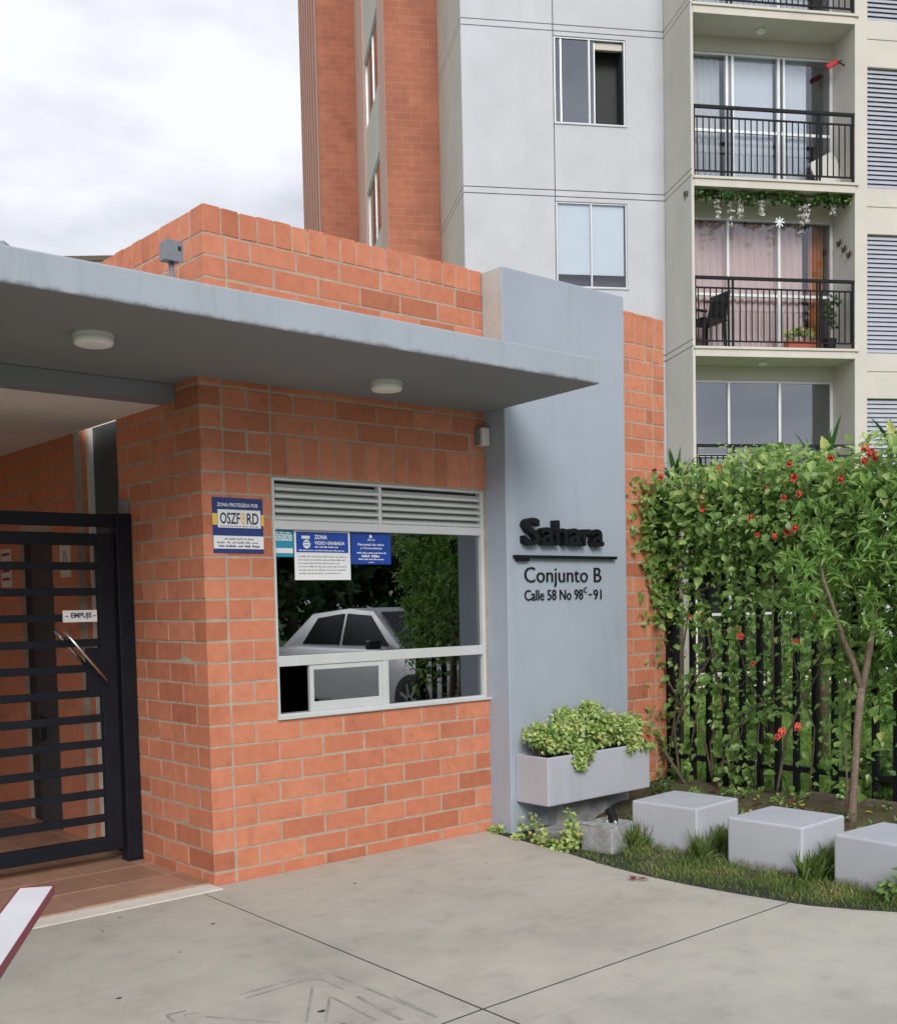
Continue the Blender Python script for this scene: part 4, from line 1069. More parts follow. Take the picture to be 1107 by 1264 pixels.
# ---- small tree in the bed
tr = thing('small_tree', (3.457, -1.819, .1), 'small forked tree with long narrow leaves in the bed before the fence', 'tree')
D_ = 6.95
tk = MB(); tk.tube([at(1052, 1022, D_), at(1052, 1000, D_), at(1055, 950, D_), at(1058, 900, D_), at(1063, 850, D_)], [.036, .028, .024, .023, .026], 10)
tk.tube([at(1063, 852, D_), at(1052, 815, D_), at(1040, 788, D_ - .05), at(1028, 750, D_ - .1), at(1016, 715, D_ - .1), at(1010, 670, D_)], [.021, .019, .017, .014, .011, .006], 8)
tk.tube([at(1063, 855, D_), at(1070, 820, D_ + .03), at(1076, 785, D_ + .05), at(1082, 740, D_ + .1), at(1092, 690, D_ + .1), at(1090, 640, D_)], [.023, .021, .020, .016, .011, .006], 8)
tk.build('trunk', 'bark', tr, smooth=True)
MB().tube([at(1046, 1018, D_), at(1045, 960, D_), at(1042, 900, D_)], [.008, .007, .004], 6).build('shoot', 'twig', tr, smooth=True)
bts = []
for i in range(86):
    u = random.gauss(1050, 52); v = random.gauss(712, 44)
    if v > 800 or u < 945: continue
    c = at(u, v, D_ + random.gauss(-.05, .22)); n = 24
    base = np.array([c] * n) + RNG.normal(size=(n, 3)) * .018
    d = rand_dirs(n, (0, 0, .15)); nr = rand_dirs(n, (0, 0, 1.2))
    bts.append(leaf_batch(base, d, nr, RNG.uniform(.045, .10, n), LONG_V, LEAF_F, np.clip(RNG.normal(.55, .24, n), 0, 1)))
leaf_object('crown', bts, 'leaf_long', tr, kind='stuff')
# second tree just beyond the right edge of the bed
t2 = thing('small_tree', (3.78, -2.25, .1), 'second small tree growing in the bed near the end of the fence', 'tree')
MB().tube([(3.78, -2.25, .05), (3.76, -2.22, .6), (3.72, -2.12, 1.2), (3.66, -2.08, 1.7), (3.7, -2.1, 2.3)], [.035, .03, .026, .02, .01], 9).build('trunk', 'bark', t2, smooth=True)
bts = []
for i in range(46):
    c = np.array((3.66, -2.26, 1.65)) + np.clip(RNG.normal(size=3), -1.7, 1.7) * np.array((.20, .24, .30)); n = 22
    base = c + RNG.normal(size=(n, 3)) * .02
    bts.append(leaf_batch(base, rand_dirs(n, (0, 0, .1)), rand_dirs(n, (0, 0, 1.2)), RNG.uniform(.06, .125, n), LONG_V, LEAF_F, np.clip(RNG.normal(.5, .22, n), 0, 1)))
leaf_object('crown', bts, 'leaf_long', t2, kind='stuff')
# low shrub in front of the fence
for (u, v), lb, n, sz in (((935, 965), 'low leafy shrub at the foot of the fence behind the cube seats', 10, (.05, .09)), ((1095, 985), 'broad leaved low shrub right of the small tree trunk', 9, (.06, .11)), ((862, 905), 'small pale green sapling before the fence post', 4, (.05, .09))):
    p = onp(u, v, 2, .13)
    t = thing('low_shrub', (p.x, p.y, bed_z(p.x, p.y)), lb, 'shrub')
    bt = [bunch((p.x + random.gauss(0, .09), p.y + random.gauss(0, .10), .16 + random.uniform(0, .22)), (.10, .10, .09), 26, sz) for _ in range(n)]
    leaf_object('foliage', bt, 'leaf_hedge', t, kind='stuff')
    m = MB()
    for q in range(4): m.tube([(p.x, p.y, .05), (p.x + random.uniform(-.08, .08), p.y + random.uniform(-.08, .08), .3)], [.006, .003], 5)
    m.build('stem', 'twig', t)

# ---- plants on the lawn behind the fence
def strap_plant(x, y, z0, n, ln, label, wd=.05, stem=0):
    t = thing('strap_leaf_plant', (x, y, z0), label, 'plant', 'strap leaved plants behind the fence')
    V, F, T_ = [], [], []
    for i in range(n):
        a = random.uniform(0, 6.28); el = random.uniform(.35, 1.35); l = ln * random.uniform(.7, 1.1); w_ = wd * random.uniform(.7, 1.1)
        dx, dy = math.cos(a), math.sin(a); o = len(V); tt = random.random()
        for k in range(6):
            f_ = k / 5; r_ = l * math.cos(el) * f_; zz = z0 + stem + l * math.sin(el) * f_ - .30 * l * f_ ** 2.4 * math.cos(el)
            hw = w_ / 2 * (math.sin(math.pi * min(1, .22 + f_ * .78)) + .02)
            V += [(x + dx * r_ - dy * hw, y + dy * r_ + dx * hw, zz), (x + dx * r_ + dy * hw, y + dy * r_ - dx * hw, zz)]; T_ += [tt, tt]
        F += [(o + 2 * k, o + 2 * k + 1, o + 2 * k + 3, o + 2 * k + 2) for k in range(5)]
    leaf_object('foliage', [(np.array(V, float), F, np.array(T_))], 'leaf_strap', t, kind='stuff')
    if stem: MB().tube([(x, y, z0 - .05), (x + .03, y, z0 + stem * .5), (x, y, z0 + stem + .05)], [.045, .04, .035], 8).build('trunk', 'bark', t, smooth=True)
for i, (u, v, dep, n, ln, lb) in enumerate(((955, 600, 9.6, 26, .55, 'spiky strap leaved plant rising behind the middle of the hedge'), (1015, 592, 9.4, 24, .6, 'spiky strap leaved plant behind the hedge below the louvres'), (1112, 570, 9.0, 20, .55, 'tall spiky plant at the end of the hedge'), (835, 600, 10.2, 22, .45, 'thin spiky plant behind the brick wall end'))):
    c = at(u, v, dep); strap_plant(c.x, c.y, .1, n, ln, lb, .055, c.z - .1)
def shrub(x, y, z0, rad, hgt, nb, mat, label, sz=(.06, .12)):
    t = thing('garden_shrub', (x, y, z0), label, 'shrub', 'shrubs on the lawn')
    bt = []
    for i in range(nb):
        a = random.uniform(0, 6.28); r_ = rad * math.sqrt(random.random()); h = random.uniform(.15, 1) * hgt * (1 - .35 * (r_ / rad) ** 2)
        bt.append(bunch((x + r_ * math.cos(a), y + r_ * math.sin(a), z0 + h), (rad * .28, rad * .28, hgt * .14), 36, sz))
    leaf_object('foliage', bt, mat, t, kind='stuff')
    m = MB()
    for q in range(5): m.tube([(x, y, z0 - .05), (x + random.uniform(-.3, .3) * rad, y + random.uniform(-.3, .3) * rad, z0 + hgt * .7)], [.018, .006], 6)
    m.build('stem', 'twig', t)
shrub(5.9, .35, .1, .55, 1.25, 36, 'leaf_hedge', 'bushy green shrub on the lawn behind the fence post')
shrub(6.6, -.7, .1, .6, 1.35, 36, 'leaf_long', 'light green shrub on the lawn behind the middle of the fence')
shrub(7.4, -1.75, .1, .7, 1.2, 34, 'leaf_long', 'large green shrub on the lawn behind the small tree')
shrub(8.2, .9, .1, .7, 1.3, 34, 'leaf_hedge', 'green shrub against the apartment wall')
shrub(9.4, -1.6, .1, .8, 1.6, 38, 'leaf_dark', 'dark shrub under the louvred bays')

# ================================================================== APARTMENT BLOCK
AO = Vector((8.067, 6.747, 0)); ang = R(-31)
ap = thing('apartment_building', AO, 'tall apartment block with white walls, balconies and an orange brick tower', 'building', None, ang)
FH = 2.352; Z0 = 7.51 - 3 * FH           # groove levels Z0 + k*FH
TOP = Z0 + 7 * FH
LV = [Z0 + k * FH for k in range(0, 8)]
def lp(name, mat, parent, *bx, bevel=0): return part(name, mat, parent, *bx, bevel=bevel, local=True)
B_X, BF, BG = 3.045, -1.016, -.43
# cores
lp('core_wall', 'groove', ap, (.03, B_X, .030, 1.90, -.1, TOP))
def win_z(k): return LV[k] - 1.39 + FH, LV[k] - .155 + FH   # sill, head inside the storey starting at LV[k]
def panel(x0, x1, z0, z1, holes=()):
    m = MB(); plate(m, 'y', 0, .028, x0, x1, z0, z1, holes); return weld_build(m, 'wall_panel', 'white_wall', ap, True)
GW = .007; BAND = .09
for k in range(7):
    za, zb = LV[k], LV[k + 1] - BAND
    if k == 0: za = -.1
    panel(0.0, 1.362 - GW, za + GW, zb - GW)
    s0, s1 = win_z(k)
    s1 = min(s1, zb - .05)
    panel(1.362 + GW, B_X - .002, za + GW, zb - GW, [(1.372, 2.458, s0, s1)])
    panel(0.0, 1.362 - GW, zb + GW, LV[k + 1] - GW); panel(1.362 + GW, B_X - .002, zb + GW, LV[k + 1] - GW)
    # left return of the white wall
    for a, c in ((za + GW, zb - GW), (zb + GW, LV[k + 1] - GW)):
        lp('wall_panel', 'beige_wall', ap, (-.0, .028, .0285, 1.895, a, c))
    # window
    wz0, wz1 = s0, s1
    wf = lp('window', 'frame_grey', ap, (1.374, 1.396, .016, .052, wz0, wz1), (2.436, 2.456, .016, .052, wz0, wz1), (1.396, 2.436, .016, .052, wz1 - .022, wz1 - .002), (1.396, 2.436, .016, .052, wz0, wz0 + .022), (1.899, 1.921, .016, .052, wz0 + .022, wz1 - .022))
    lp('sill', 'white_wall', wf, (1.365, 2.475, -.016, .012, wz0 - .018, wz0 - .002))
    if k == 3:
        lp('pane', 'glass_grey', wf, (1.396, 1.899, .036, .040, wz0 + .022, wz1 - .022))
        lp('open_sash', 'aluminium', wf, (1.47, 1.492, .022, .034, wz0 + .03, wz1 - .03), (1.984, 2.006, .054, .07, wz0 + .03, wz1 - .03))
        lp('pane', 'glass_grey', wf, (1.921, 1.984, .036, .040, wz0 + .022, wz1 - .022))
        lp('dark_room', 'interior_dark', wf, (1.38, 2.45, .32, .34, wz0, wz1), (1.38, 1.40, .06, .32, wz0, wz1), (2.43, 2.45, .06, .32, wz0, wz1), (1.38, 2.45, .06, .32, wz0 - .02, wz0))
        lp('blind_box', 'beige_wall', wf, (2.01, 2.428, .06, .12, wz1 - .13, wz1 - .03))
    else:
        lp('pane', 'glass_flat', wf, (1.396, 1.899, .030, .034, wz0 + .022, wz1 - .022)); lp('pane', 'glass_flat', wf, (1.921, 2.436, .030, .034, wz0 + .022, wz1 - .022))
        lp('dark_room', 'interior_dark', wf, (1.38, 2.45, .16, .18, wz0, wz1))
        lp('blind', 'blind_white', wf, (1.41, 2.42, .056, .060, wz0 + .20 * (1 if k == 2 else 2), wz1 - .01))
# carve the core behind the windows
core_o = [c for c in ap.children if c.name.startswith('core_wall')][0]
cm = MB()
plate(cm, 'y', .030, .33, .03, B_X, -.1, TOP, [(1.37, 2.46, win_z(k)[0], min(win_z(k)[1], LV[k + 1] - BAND - .05)) for k in range(7)])
cm.box(.03, B_X, .40, 1.90, -.1, TOP)
core_o.data = cm.build('core_wall', 'groove', ap, local=True).data
bpy.data.objects.remove([c for c in ap.children if c.name.startswith('core_wall.')][0])

# forward return wall beside the balconies (cream) with its grooves
lp('return_core', 'groove', ap, (B_X + .004, B_X + .026, BF + .004, .02, -.1, TOP))
for k in range(7):
    za, zb = LV[k], LV[k + 1] - BAND
    if k == 0: za = -.1
    for a, c in ((za + GW, zb - GW), (zb + GW, LV[k + 1] - GW)):
        lp('wall_panel', 'beige_wall', ap, (B_X, B_X + .012, BF, -.001, a, c))
lp('balcony_side_wall', 'beige_wall', ap, (B_X + .0265, B_X + .04, BF + .002, .02, -.1, TOP))
lp('front_edge', 'beige_wall', ap, (B_X + .0125, B_X + .04, BF - .002, BF + .0015, -.1, TOP))
RXI, RXO = 5.529, 5.722
lp('balcony_pier', 'beige_wall', ap, (RXI, RXO, BF, BG + .3, -.1, TOP))
lp('rear_core', 'beige_dark', ap, (3.2, 9.0, 1.2, 1.9, -.1, TOP))
# balconies
for k in range(0, 6):
    zs = 5.062 + (k - 2) * FH                    # top of slab
    zc = zs + FH - .137                          # underside of slab above
    bl = lp('balcony', 'beige_wall', ap, (B_X + .0405, RXI, BF - .012, BG, zs - .137, zs))
    lp('slab_nosing', 'beige_wall', bl, (B_X + .02, RXI + .05, BF - .035, BF - .0125, zs - .035, zs - .001))
    zl = zs + 2.005                              # lintel underside
    lp('lintel', 'beige_wall', bl, (B_X + .041, RXI, BG - .002, BG + .25, zl, zc))
    # sliding doors
    df = lp('sliding_door', 'aluminium', bl, (3.21, 3.235, BG + .02, BG + .07, zs, zl), (RXI - .05, RXI - .004, BG + .02, BG + .07, zs, zl), (3.235, RXI - .05, BG + .02, BG + .07, zl - .035, zl - .001), (3.235, RXI - .05, BG + .02, BG + .07, zs + .001, zs + .03),
            (3.835, 3.870, BG + .01, BG + .06, zs + .03, zl - .035), (4.640, 4.680, BG + .01, BG + .06, zs + .03, zl - .035), (3.235, RXI - .05, BG + .022, BG + .065, zs + .88, zs + .92))
    if k == 3: lp('door_stile', 'aluminium', df, (3.925, 3.960, BG + .01, BG + .06, zs + .03, zl - .035), (4.73, 4.76, BG + .01, BG + .06, zs + .03, zl - .035))
    for a, c in ((3.235, 3.835), (3.870, 4.640), (4.680, RXI - .05)):
        lp('pane', 'glass_door' if k != 1 else 'glass_grey', df, (a, c, BG + .036, BG + .040, zs + .03, zl - .035))
    # room behind
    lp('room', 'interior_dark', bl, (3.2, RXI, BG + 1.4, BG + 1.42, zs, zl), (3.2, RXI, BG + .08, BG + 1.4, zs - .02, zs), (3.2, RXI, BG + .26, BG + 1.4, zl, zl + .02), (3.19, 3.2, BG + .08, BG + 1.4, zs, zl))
    # curtains
    def curtain(x0, x1, mat, n=12, amp=.03, yy=BG + .16):
        m = MB(); s_ = int(n * 6)
        for i in range(s_ + 1):
            x = x0 + (x1 - x0) * i / s_; dy = amp * math.sin(i / 6 * 2 * math.pi) + random.uniform(-.004, .004)
            m.v += [(x, yy + dy, zs + .02), (x, yy + dy, zl - .02)]
        m.f = [(2 * i, 2 * i + 2, 2 * i + 3, 2 * i + 1) for i in range(s_)]
        m.build('curtain', mat, df, smooth=True, local=True)
    if k == 2:
        curtain(3.22, 5.10, 'curtain_pink', 16); curtain(5.22, 5.45, 'curtain_orange', 4, .03, BG + .2)
    elif k == 3:
        curtain(3.22, 3.80, 'curtain_white', 6, .02); curtain(3.88, 4.62, 'blind_white', 3, .004, BG + .12); curtain(4.78, 5.15, 'blind_white', 2, .004, BG + .12)
    elif k >= 4: curtain(3.3, 5.2, 'blind_white', 12)
    # railing
    rb = lp('railing', 'black_metal', bl, (B_X + .041, RXI, BF + .005, BF + .050, zs + .945, zs + .985), (B_X + .041, RXI, BF + .014, BF + .040, zs + .815, zs + .835), (B_X + .041, RXI, BF + .014, BF + .040, zs + .075, zs + .095), bevel=0)
    for x in (3.60, 3.665, 4.955, 5.0, B_X + .055, RXI - .02): lp('post', 'black_metal', rb, (x - .011, x + .011, BF + .013, BF + .043, zs, zs + .944))
    nb = 27
    for i in range(nb):
        x = B_X + .10 + i * (RXI - B_X - .15) / (nb - 1)
        if min(abs(x - q) for q in (3.60, 3.665, 4.955, 5.0)) < .025: continue
        lp('baluster', 'black_metal', rb, (x - .007, x + .007, BF + .019, BF + .034, zs + .096, zs + .814))
    if k != 2:
        m = MB().lathe((4.25, BF + .32, zc), [(.07, 0.0), (.075, -.02), (.05, -.05), (.01, -.055)], 16); m.build('ceiling_lamp', 'lamp_white', bl, smooth=True, local=True)
# louvred bays on the right
for k in range(0, 6):
    z0, z1 = 5.021 + (k - 2) * FH - .0, 5.021 + (k - 2) * FH + 1.70
    lb_ = lp('louvre_bay', 'beige_wall', ap, (RXO + .001, 6.95, BF + .03, BF + .5, z1 + .002, z0 + FH - .275), (RXO + .001, 6.95, BF + .03, BF + .5, z0 + FH - .260, z0 + FH - .002), (RXO + .001, 6.95, BF + .045, BF + .5, z0 + FH - .276, z0 + FH - .259))
    lp('backing', 'interior_dark', lb_, (RXO + .001, 6.95, BF + .14, BF + .16, z0, z1))
    n = 26
    for i in range(n):
        z = z0 + .02 + i * (1.68 / n)
        m = MB(); m.obox((6.34, BF + .075, z + .02), (.61, 0, 0), (0, .013, .026), (0, -.0035, .0018)); m.build('slat', 'pale_louvre', lb_, local=True)
lp('louvre_pier', 'beige_wall', ap, (6.96, 7.15, BF, BF + .6, -.1, TOP)); lp('right_wall', 'white_wall', ap, (7.151, 9.0, BF + .05, 1.2, -.1, TOP))
# brick tower stepping back on the left
YB = 1.90; TX1 = -.858; Y2 = 6.36; TX2 = -1.592; Y3 = 12.5
TT = TOP + .6
lp('tower_front', 'far_brick_x', ap, (TX1 + .002, .03, YB, YB + .25, -.1, TT))
lp('tower_body', 'far_brick_x', ap, (TX1 + .1, 9.0, YB + .26, Y2 + .6, -.1, TT))
lp('tower_front', 'far_brick_x', ap, (TX2 + .002, TX1 + .1, Y2, Y2 + .25, -.1, TT)); lp('tower_body', 'far_brick_x', ap, (TX2 + .05, 9.0, Y2 + .62, Y3 + .2, -.1, TT))
# tower side with salmon edges, recessed beige strip and windows
lp('tower_edge', 'salmon', ap, (TX1, TX1 + .1, YB + .001, 2.78, -.1, TT)); lp('tower_edge', 'salmon', ap, (TX1, TX1 + .1, 5.0, Y2 - .002, -.1, TT))
for k in range(0, 7):
    zc = 8.0 + (k - 3) * FH
    zw0, zw1 = zc - .10, zc + 1.15
    lp('tower_panel', 'beige_wall', ap, (TX1 + .03, TX1 + .09, 2.781, 4.999, zw1 - FH + .002, zw0))
    wf = lp('window', 'aluminium', ap, (TX1 + .045, TX1 + .085, 2.80, 2.84, zw0, zw1), (TX1 + .045, TX1 + .085, 3.85, 3.89, zw0, zw1), (TX1 + .045, TX1 + .085, 4.95, 4.99, zw0, zw1), (TX1 + .045, TX1 + .085, 2.84, 4.95, zw0 + .001, zw0 + .04), (TX1 + .045, TX1 + .085, 2.84, 4.95, zw1 - .04, zw1))
    lp('pane', 'glass_grey', wf, (TX1 + .060, TX1 + .064, 2.84, 3.85, zw0 + .04, zw1 - .04)); lp('pane', 'glass_flat', wf, (TX1 + .066, TX1 + .070, 3.89, 4.95, zw0 + .04, zw1 - .04))
# ribbed salmon side of the further tower
lp('tower_edge', 'salmon', ap, (TX2, TX2 + .05, Y2 + .251, Y3, -.1, TT))
for i in range(7):
    y = Y2 + .7 + i * .78; lp('rib', 'far_brick_y', ap, (TX2 - .012, TX2 - .0005, y, y + .30, -.1, TT))
lp('roof_slab', 'beige_wall', ap, (-.05, 9.0, -.05, 1.89, TOP + .002, TOP + .3))

# things on the balconies (local frame -> world)
Rz = Matrix.Rotation(ang, 4, 'Z')
def L2W(x, y, z): return AO + Rz @ Vector((x, y, z))
def lthing(name, x, y, z, label, cat, group=None): return thing(name, L2W(x, y, z), label, cat, group, ang)
zs2 = 5.062; zs3 = zs2 + FH
ch = lthing('plastic_chair', 3.36, -.72, zs2, 'black plastic armchair on the flower decorated balcony', 'chair')
for sx in (-.20, .20):
    for sy in (-.18, .18): MB().tube([(sx * 1.08, sy * 1.08, 0), (sx, sy, .40)], [.022, .028], 6).build('leg', 'black_plastic', ch, local=True)
    MB().tube([(sx * 1.15, -.2, .40), (sx * 1.2, -.2, .62), (sx * 1.2, .0, .645), (sx * 1.1, .2, .64)], .022, 6).build('armrest', 'black_plastic', ch, local=True)
part('seat', 'black_plastic', ch, (-.23, .23, -.22, .22, .39, .42), bevel=.01, local=True)
bk = MB()
bk.obox((0, .24, .62), (.22, 0, 0), (0, .012, -.004), (0, .04, .22)); bk.build('backrest', 'black_plastic', ch, local=True, bevel=.01)
ch.rotation_euler[2] = ang + R(-75)
pb_ = lthing('flower_trough', 4.85, -.72, zs2, 'terracotta trough with plants on the balcony with the garland', 'planter')
part('trough', 'terracotta_pot', pb_, (-.24, .24, -.08, .08, 0, .17), bevel=.012, local=True)
def lbunch(parent, cs, n, sz, mat, name='foliage'):
    bt = [bunch(c, r_, n, sz) for c, r_ in cs]
    V, F, T_ = zip(*bt); o = leaf_object(name, [(v + np.array(root_loc(parent)), f, t) for v, f, t in bt], mat, parent, kind='stuff'); return o
lbunch(pb_, [((random.uniform(-.22, .22), 0, .22 + random.uniform(0, .08)), (.08, .07, .07)) for _ in range(8)], 24, (.04, .08), 'leaf_variegated')
pp_ = lthing('potted_plant', 5.33, -.66, zs2, 'dark pot with an upright plant at the end of the balcony', 'plant')
m = MB().lathe((0, 0, 0), [(.07, 0), (.10, .2), (.105, .22), (.09, .22)], 16); m.build('pot', 'black_plastic', pp_, local=True)
lbunch(pp_, [((random.uniform(-.08, .08), random.uniform(-.05, .05), .28 + random.uniform(0, .5)), (.07, .07, .06)) for _ in range(9)], 16, (.04, .08), 'leaf_dark')
MB().tube([(0, 0, .15), (.02, 0, .5), (0, 0, .8)], .008, 5).build('stem', 'twig', pp_, local=True)
ga = lthing('garland', 4.3, BF + .12, zs2 + 2.0, 'hanging garland of leaves and white blossom along the balcony ceiling', 'garland')
cs = []
for i in range(46):
    x = -1.22 + 2.42 * i / 45; cs.append(((x, random.uniform(-.08, .12), .175 + random.uniform(-.10, .02)), (.07, .07, .05)))
lbunch(ga, cs, 22, (.045, .085), 'leaf_dark')
lbunch(ga, [((x, 0, .13), (.12, .08, .06)) for x in (.75, .95, 1.1)], 26, (.045, .085), 'leaf_hedge', 'pale_foliage')
MB().tube([(-1.23, .02, .19), (0, .02, .185), (1.22, .02, .19)], .01, 5).build('wire', 'twig', ga, local=True)
for x, ln in ((-.82, .30), (-.62, .40), (-.47, .26), (-.15, .22), (.55, .28), (.46, .46), (.95, .16)):
    bt = [bunch((x, 0, .10 - ln * f_), (.03, .03, .03), 14, (.03, .05)) for f_ in (.2, .45, .7, .95)]
    leaf_object('blossom', [(v + np.array(root_loc(ga)), f, t) for v, f, t in bt], 'flower_white', ga)
for i, (yy, zz) in enumerate(((-.614, 6.698), (-.75, 6.573), (-.884, 6.451))):
    bf_ = lthing('wall_butterfly', RXI - .004, yy, zz - .05, 'black butterfly ornament on the balcony side wall', 'ornament', 'butterflies on the balcony wall')
    MB().obox((-.012, 0, .05), (.004, 0, 0), (0, .006, .004), (0, -.01, .05)).build('body', 'black_plastic', bf_, local=True)
    for sgn in (-1, 1):
        m = MB(); m.v = [(-.004, 0, .05), (-.03, sgn * .06, .10), (-.03, sgn * .065, .05), (-.02, sgn * .04, .0), (.002, 0, .05), (-.024, sgn * .06, .10), (-.024, sgn * .065, .05), (-.014, sgn * .04, .0)]
        m.f = [(0, 1, 2, 3), (4, 7, 6, 5), (0, 4, 5, 1), (1, 5, 6, 2), (2, 6, 7, 3), (3, 7, 4, 0)]; m.build('wing', 'wood_grey', bf_, local=True)
bn = lthing('clothes_bracket', RXI - .14, -.62, 9.17, 'folded red and black bracket on the upper balcony side wall', 'bracket')
MB().obox((.0, 0, .08), (.085, 0, .045), (0, .03, 0), (-.016, 0, .030)).build('red_cover', 'red_plastic', bn, local=True, bevel=.01)
MB().tube([(.162, -.02, .15), (.08, -.05, .10), (.14, -.12, .02), (.163, -.10, .0)], .010, 6).build('arm', 'black_plastic', bn, local=True)
tb = lthing('folded_table', 5.33, -.60, zs3, 'white folded table leaning against the upper balcony side wall', 'table')
MB().obox((0, 0, .30), (.19, 0, .10), (0, .015, 0), (-.10, .02, .22)).build('top', 'white_plastic', tb, local=True, bevel=.01)
for q in (-.10, .10): MB().tube([(q - .05, .03, .02 if q < 0 else .05), (q + .08, .04, .52)], .012, 6).build('leg', 'white_plastic', tb, local=True)
sn = lthing('hanging_ornament', 4.42, BF + .1, zs2 + 1.70, 'pale blue star ornament hanging from the balcony garland', 'ornament')
for a in range(4):
    an = a * math.pi / 4; MB().obox((0, .004 * a, .10), (.075 * math.cos(an), 0, .075 * math.sin(an)), (0, .0018, 0), (-.009 * math.sin(an), 0, .009 * math.cos(an))).build('arm', 'blind_white', sn, local=True)
MB().tube([(0, 0, .17), (0, 0, .42)], .003, 5).build('string', 'twig', sn, local=True)

# ---- far roofs behind the canopy
fa = thing('distant_building', (13, 42, 0), 'distant beige apartment block whose flat roof shows above the canopy', 'building', None, R(-40))
part('wall', 'beige_wall', fa, (-9, 12, 0, 9, -.1, 15.75), local=True)
part('parapet_cap', 'wood_grey', fa, (-9.1, 12.1, -.1, 9.1, 15.752, 15.95), local=True)
fb_ = thing('distant_roof', (9.75, 40.35, -2.75), 'distant pale building with a grey sloped roof at the far left', 'building', None, R(-40))
part('wall', 'white_wall', fb_, (-9, 6.3, -6, -5.2, 2.0, 15.3), local=True)
m = MB(); m.v = [(-9.3, -6.3, 15.3), (6.5, -6.3, 15.3), (6.5, -5.0, 15.3), (-9.3, -5.0, 15.3), (-9.3, -6.3, 16.4), (6.25, -6.3, 16.25), (6.25, -5.0, 16.25), (-9.3, -5.0, 16.4)]
m.f = [(0, 3, 2, 1), (4, 5, 6, 7), (0, 1, 5, 4), (1, 2, 6, 5), (2, 3, 7, 6), (3, 0, 4, 7)]; m.build('roof', 'canopy_top', fb_, local=True)
for t, x0, n, y, zz in ((fa, -8, 9, -.02, 12.2), (fb_, -8, 6, -6.02, 12.4)):
    for i in range(n):
        wv = part('window', 'aluminium', t, (x0 + i * 2.2, x0 + i * 2.2 + 1.2, y - .03, y - .001, zz, zz + 1.2), local=True); part('pane', 'glass_grey', wv, (x0 + i * 2.2 + .06, x0 + i * 2.2 + 1.14, y - .036, y - .031, zz + .06, zz + 1.14), local=True)

# ================================================================== FOREGROUND BARRIER ARM
ba = thing('barrier_gate', (-2.75, -4.55, 0), 'white boom barrier arm with dark red edges by the entrance', 'barrier')
dv = Vector((.505, .863, 0)); sd = Vector((.863, -.505, 0))
tip = Vector((-2.035, -2.885, .90)); base_ = tip - dv * 2.05
m = MB(); c = (tip + base_) / 2; hl = (tip - base_).length / 2
m.obox(c - Vector((0, 0, .008)), dv * hl, sd * .036, Vector((0, 0, .008))); o = m.build('arm', 'bar_white', ba, bevel=.003)
for s_ in (-1, 1):
    m = MB(); m.obox(c + sd * s_ * .0372 - Vector((0, 0, .009)), dv * (hl + .002), sd * .0012, Vector((0, 0, .0095))); m.build('edge_strip', 'bar_red', ba)
m = MB(); m.obox(tip + dv * .003 - Vector((0, 0, .009)), dv * .0012, sd * .0385, Vector((0, 0, .0095))); m.build('end_cap', 'bar_red', ba)
m = MB(); q = base_ - dv * .1; m.obox(Vector((q.x, q.y, .5)), dv * .13, sd * .16, Vector((0, 0, .5))); m.build('cabinet', 'bar_white', ba, bevel=.02)
m = MB(); m.obox(Vector((q.x, q.y, 1.02)), dv * .14, sd * .17, Vector((0, 0, .02))); m.build('cabinet_lid', 'bar_red', ba, bevel=.008)

# ================================================================== ACROSS THE STREET (mirrored in the window)
car = thing('parked_car', (6.55, -6.5, .0), 'silver parked car mirrored in the service window', 'car', None, R(90))
def sect(x, hw, zb, zt, tw): return [(x, -hw, zb), (x, -hw * 1.02, (zb + zt) / 2), (x, -hw * tw, zt), (x, hw * tw, zt), (x, hw * 1.02, (zb + zt) / 2), (x, hw, zb)]
def loft(secs):
    m = MB(); n = len(secs[0])
    for s_ in secs: m.v += s_
    for i in range(len(secs) - 1):
        for j in range(n): a = i * n + j; b_ = i * n + (j + 1) % n; m.f.append((a, b_, b_ + n, a + n))
    m.f += [tuple(range(n - 1, -1, -1)), tuple(range((len(secs) - 1) * n, len(secs) * n))]
    return m
loft([sect(-2.05, .70, .35, .78, .9), sect(-1.95, .80, .25, .92, .93), sect(-1.2, .84, .22, .96, .95), sect(.6, .84, .22, .95, .95), sect(1.3, .82, .22, .86, .93), sect(1.9, .76, .26, .72, .9), sect(2.03, .66, .34, .62, .88)]).build('body', 'car_silver', car, local=True, bevel=.04, smooth=True)
def csec(x, hw, zb, zt):
    t_ = hw - (zt - zb) * .262; return [(x, -hw, zb), (x, -(hw + t_) / 2, (zb + zt) / 2), (x, -t_, zt), (x, t_, zt), (x, (hw + t_) / 2, (zb + zt) / 2), (x, hw, zb)]
loft([csec(-1.75, .74, .90, .95), csec(-1.15, .74, .90, 1.40), csec(-.3, .74, .90, 1.47), csec(.25, .74, .90, 1.43), csec(1.0, .74, .90, .93)]).build('cabin', 'car_silver', car, local=True, bevel=.03, smooth=True)
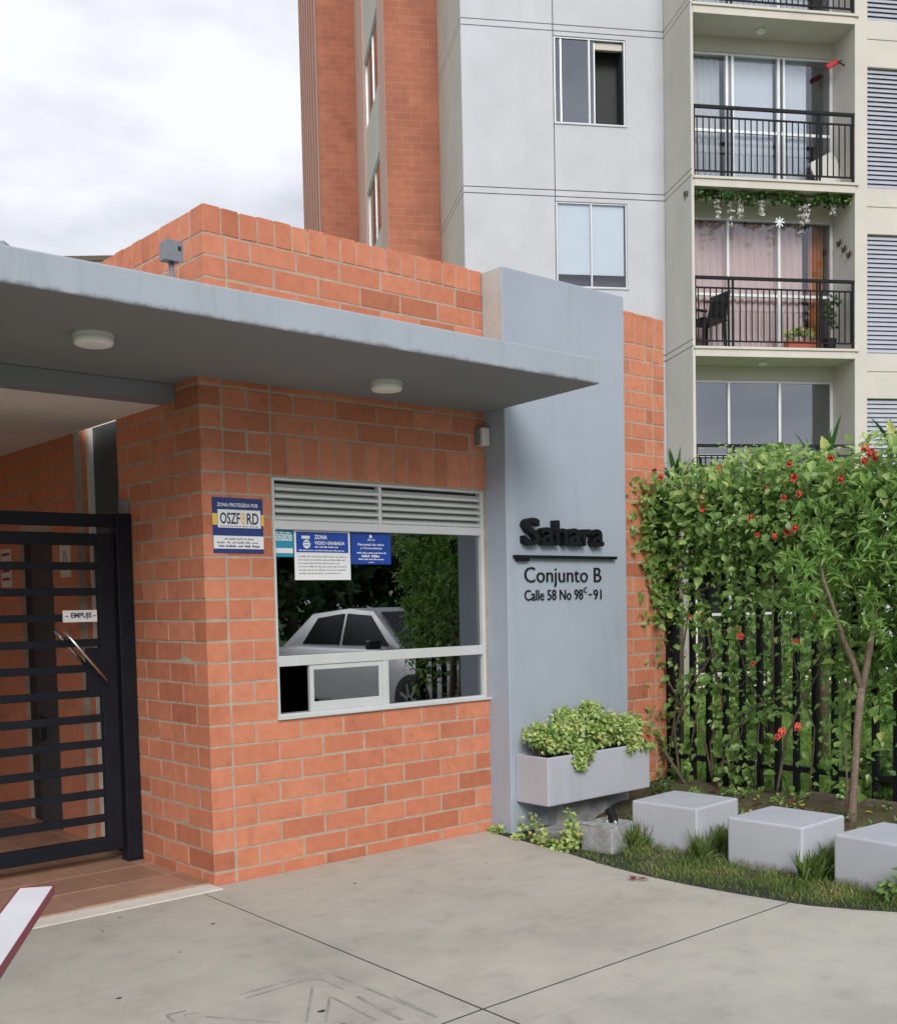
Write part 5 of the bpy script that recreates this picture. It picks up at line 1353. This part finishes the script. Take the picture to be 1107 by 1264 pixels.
for s_ in (-1, 1):
    for pts in (((-1.25, .98), (-.98, 1.34), (-.38, 1.40), (-.38, .98)), ((-.30, .98), (-.30, 1.40), (.22, 1.37), (.72, .98))):
        m = MB(); m.v = [(x, s_ * (.756 - (z - .9) * .262), z) for x, z in pts] + [(x, s_ * (.735 - (z - .9) * .262), z) for x, z in pts]; m.f = [(0, 1, 2, 3), (7, 6, 5, 4), (0, 4, 5, 1), (1, 5, 6, 2), (2, 6, 7, 3), (3, 7, 4, 0)]; m.build('side_window', 'glass_car', car, local=True)
    for x in (-1.28, 1.28):
        wh = MB(); wh.lathe((0, 0, 0), [(.20, -.09), (.31, -.09), (.32, -.06), (.32, .06), (.31, .09), (.20, .09)], 24); wh.v = [(x + a, s_ * .76 + c_, .32 + b_) for a, b_, c_ in wh.v]; wo = wh.build('wheel', 'tyre', car, local=True, smooth=True)
        m = MB(); 
        for q in range(7):
            an = q * 2 * math.pi / 7; m.obox((x + .1 * math.cos(an), s_ * .856, .32 + .1 * math.sin(an)), (.1 * math.cos(an), 0, .1 * math.sin(an)), (0, .006, 0), (-.022 * math.sin(an), 0, .022 * math.cos(an)))
        m.build('rim', 'steel', wo, local=True)
    m = MB(); m.obox((.62, s_ * .90, 1.0), (.06, 0, 0), (0, .09, 0), (0, 0, .06)); m.build('mirror', 'black_plastic', car, local=True, bevel=.02)
    m = MB(); m.obox((1.93, s_ * .58, .66), (.05, -s_ * .03, 0), (.01, .14, 0), (0, 0, .06)); m.build('headlight', 'lamp_white', car, local=True, bevel=.02)
m = MB(); m.v = [(.32, -.54, 1.405), (.32, .54, 1.405), (.98, .66, .95), (.98, -.66, .95), (.31, -.54, 1.38), (.31, .54, 1.38), (.97, .66, .925), (.97, -.66, .925)]; m.v = [(x + .02, y, z + .012) for x, y, z in m.v]; m.f = [(0, 1, 2, 3), (7, 6, 5, 4), (0, 4, 5, 1), (1, 5, 6, 2), (2, 6, 7, 3), (3, 7, 4, 0)]; m.build('windscreen', 'glass_car', car, local=True)
part('grille', 'black_plastic', car, (1.99, 2.045, -.4, .4, .40, .52), local=True); part('number_plate', 'ink_yellow', car, (2.046, 2.06, -.17, .17, .42, .52), local=True)
def street_tree(x, y, hgt, rad, label, nb=110):
    t = thing('street_tree', (x, y, -.06), label, 'tree', 'trees across the street')
    m = MB(); m.tube([(x, y, -.1), (x + .05, y, hgt * .25), (x, y + .05, hgt * .45), (x, y, hgt * .8)], [.16, .12, .09, .03], 9)
    for q in range(6):
        a = q * 1.05; m.tube([(x, y, hgt * (.35 + .05 * q)), (x + rad * .7 * math.cos(a), y + rad * .7 * math.sin(a), hgt * (.55 + .05 * q))], [.06, .02], 6)
    m.build('trunk', 'bark', t, smooth=True)
    bt = []
    for i in range(nb):
        d = RNG.normal(size=3); d /= np.linalg.norm(d); r_ = RNG.random() ** .4
        bt.append(bunch((x + d[0] * rad * r_, y + d[1] * rad * r_, hgt * .50 + d[2] * hgt * .45 * r_), (rad * .26, rad * .26, hgt * .08), 46, (.14, .30)))
    leaf_object('crown', bt, 'leaf_dark', t, kind='stuff')
for i, (x, y, h, r_) in enumerate(((6.5, -16.5, 5.0, 2.8), (11.0, -16.0, 5.2, 2.9), (15.5, -16.5, 5.2, 2.9), (2.0, -17.0, 5.0, 2.8), (8.8, -18.5, 5.6, 3.2), (13.3, -18.5, 5.6, 3.2), (4.3, -19.0, 5.6, 3.2), (20, -16, 5.5, 3.2), (-1.5, -18, 5.5, 3.2), (7.0, -21.5, 6.0, 3.4), (11.5, -22, 6.0, 3.4), (17.5, -20, 6.0, 3.4))):
    street_tree(x, y, h, r_, 'broad leafy street tree growing across the road')
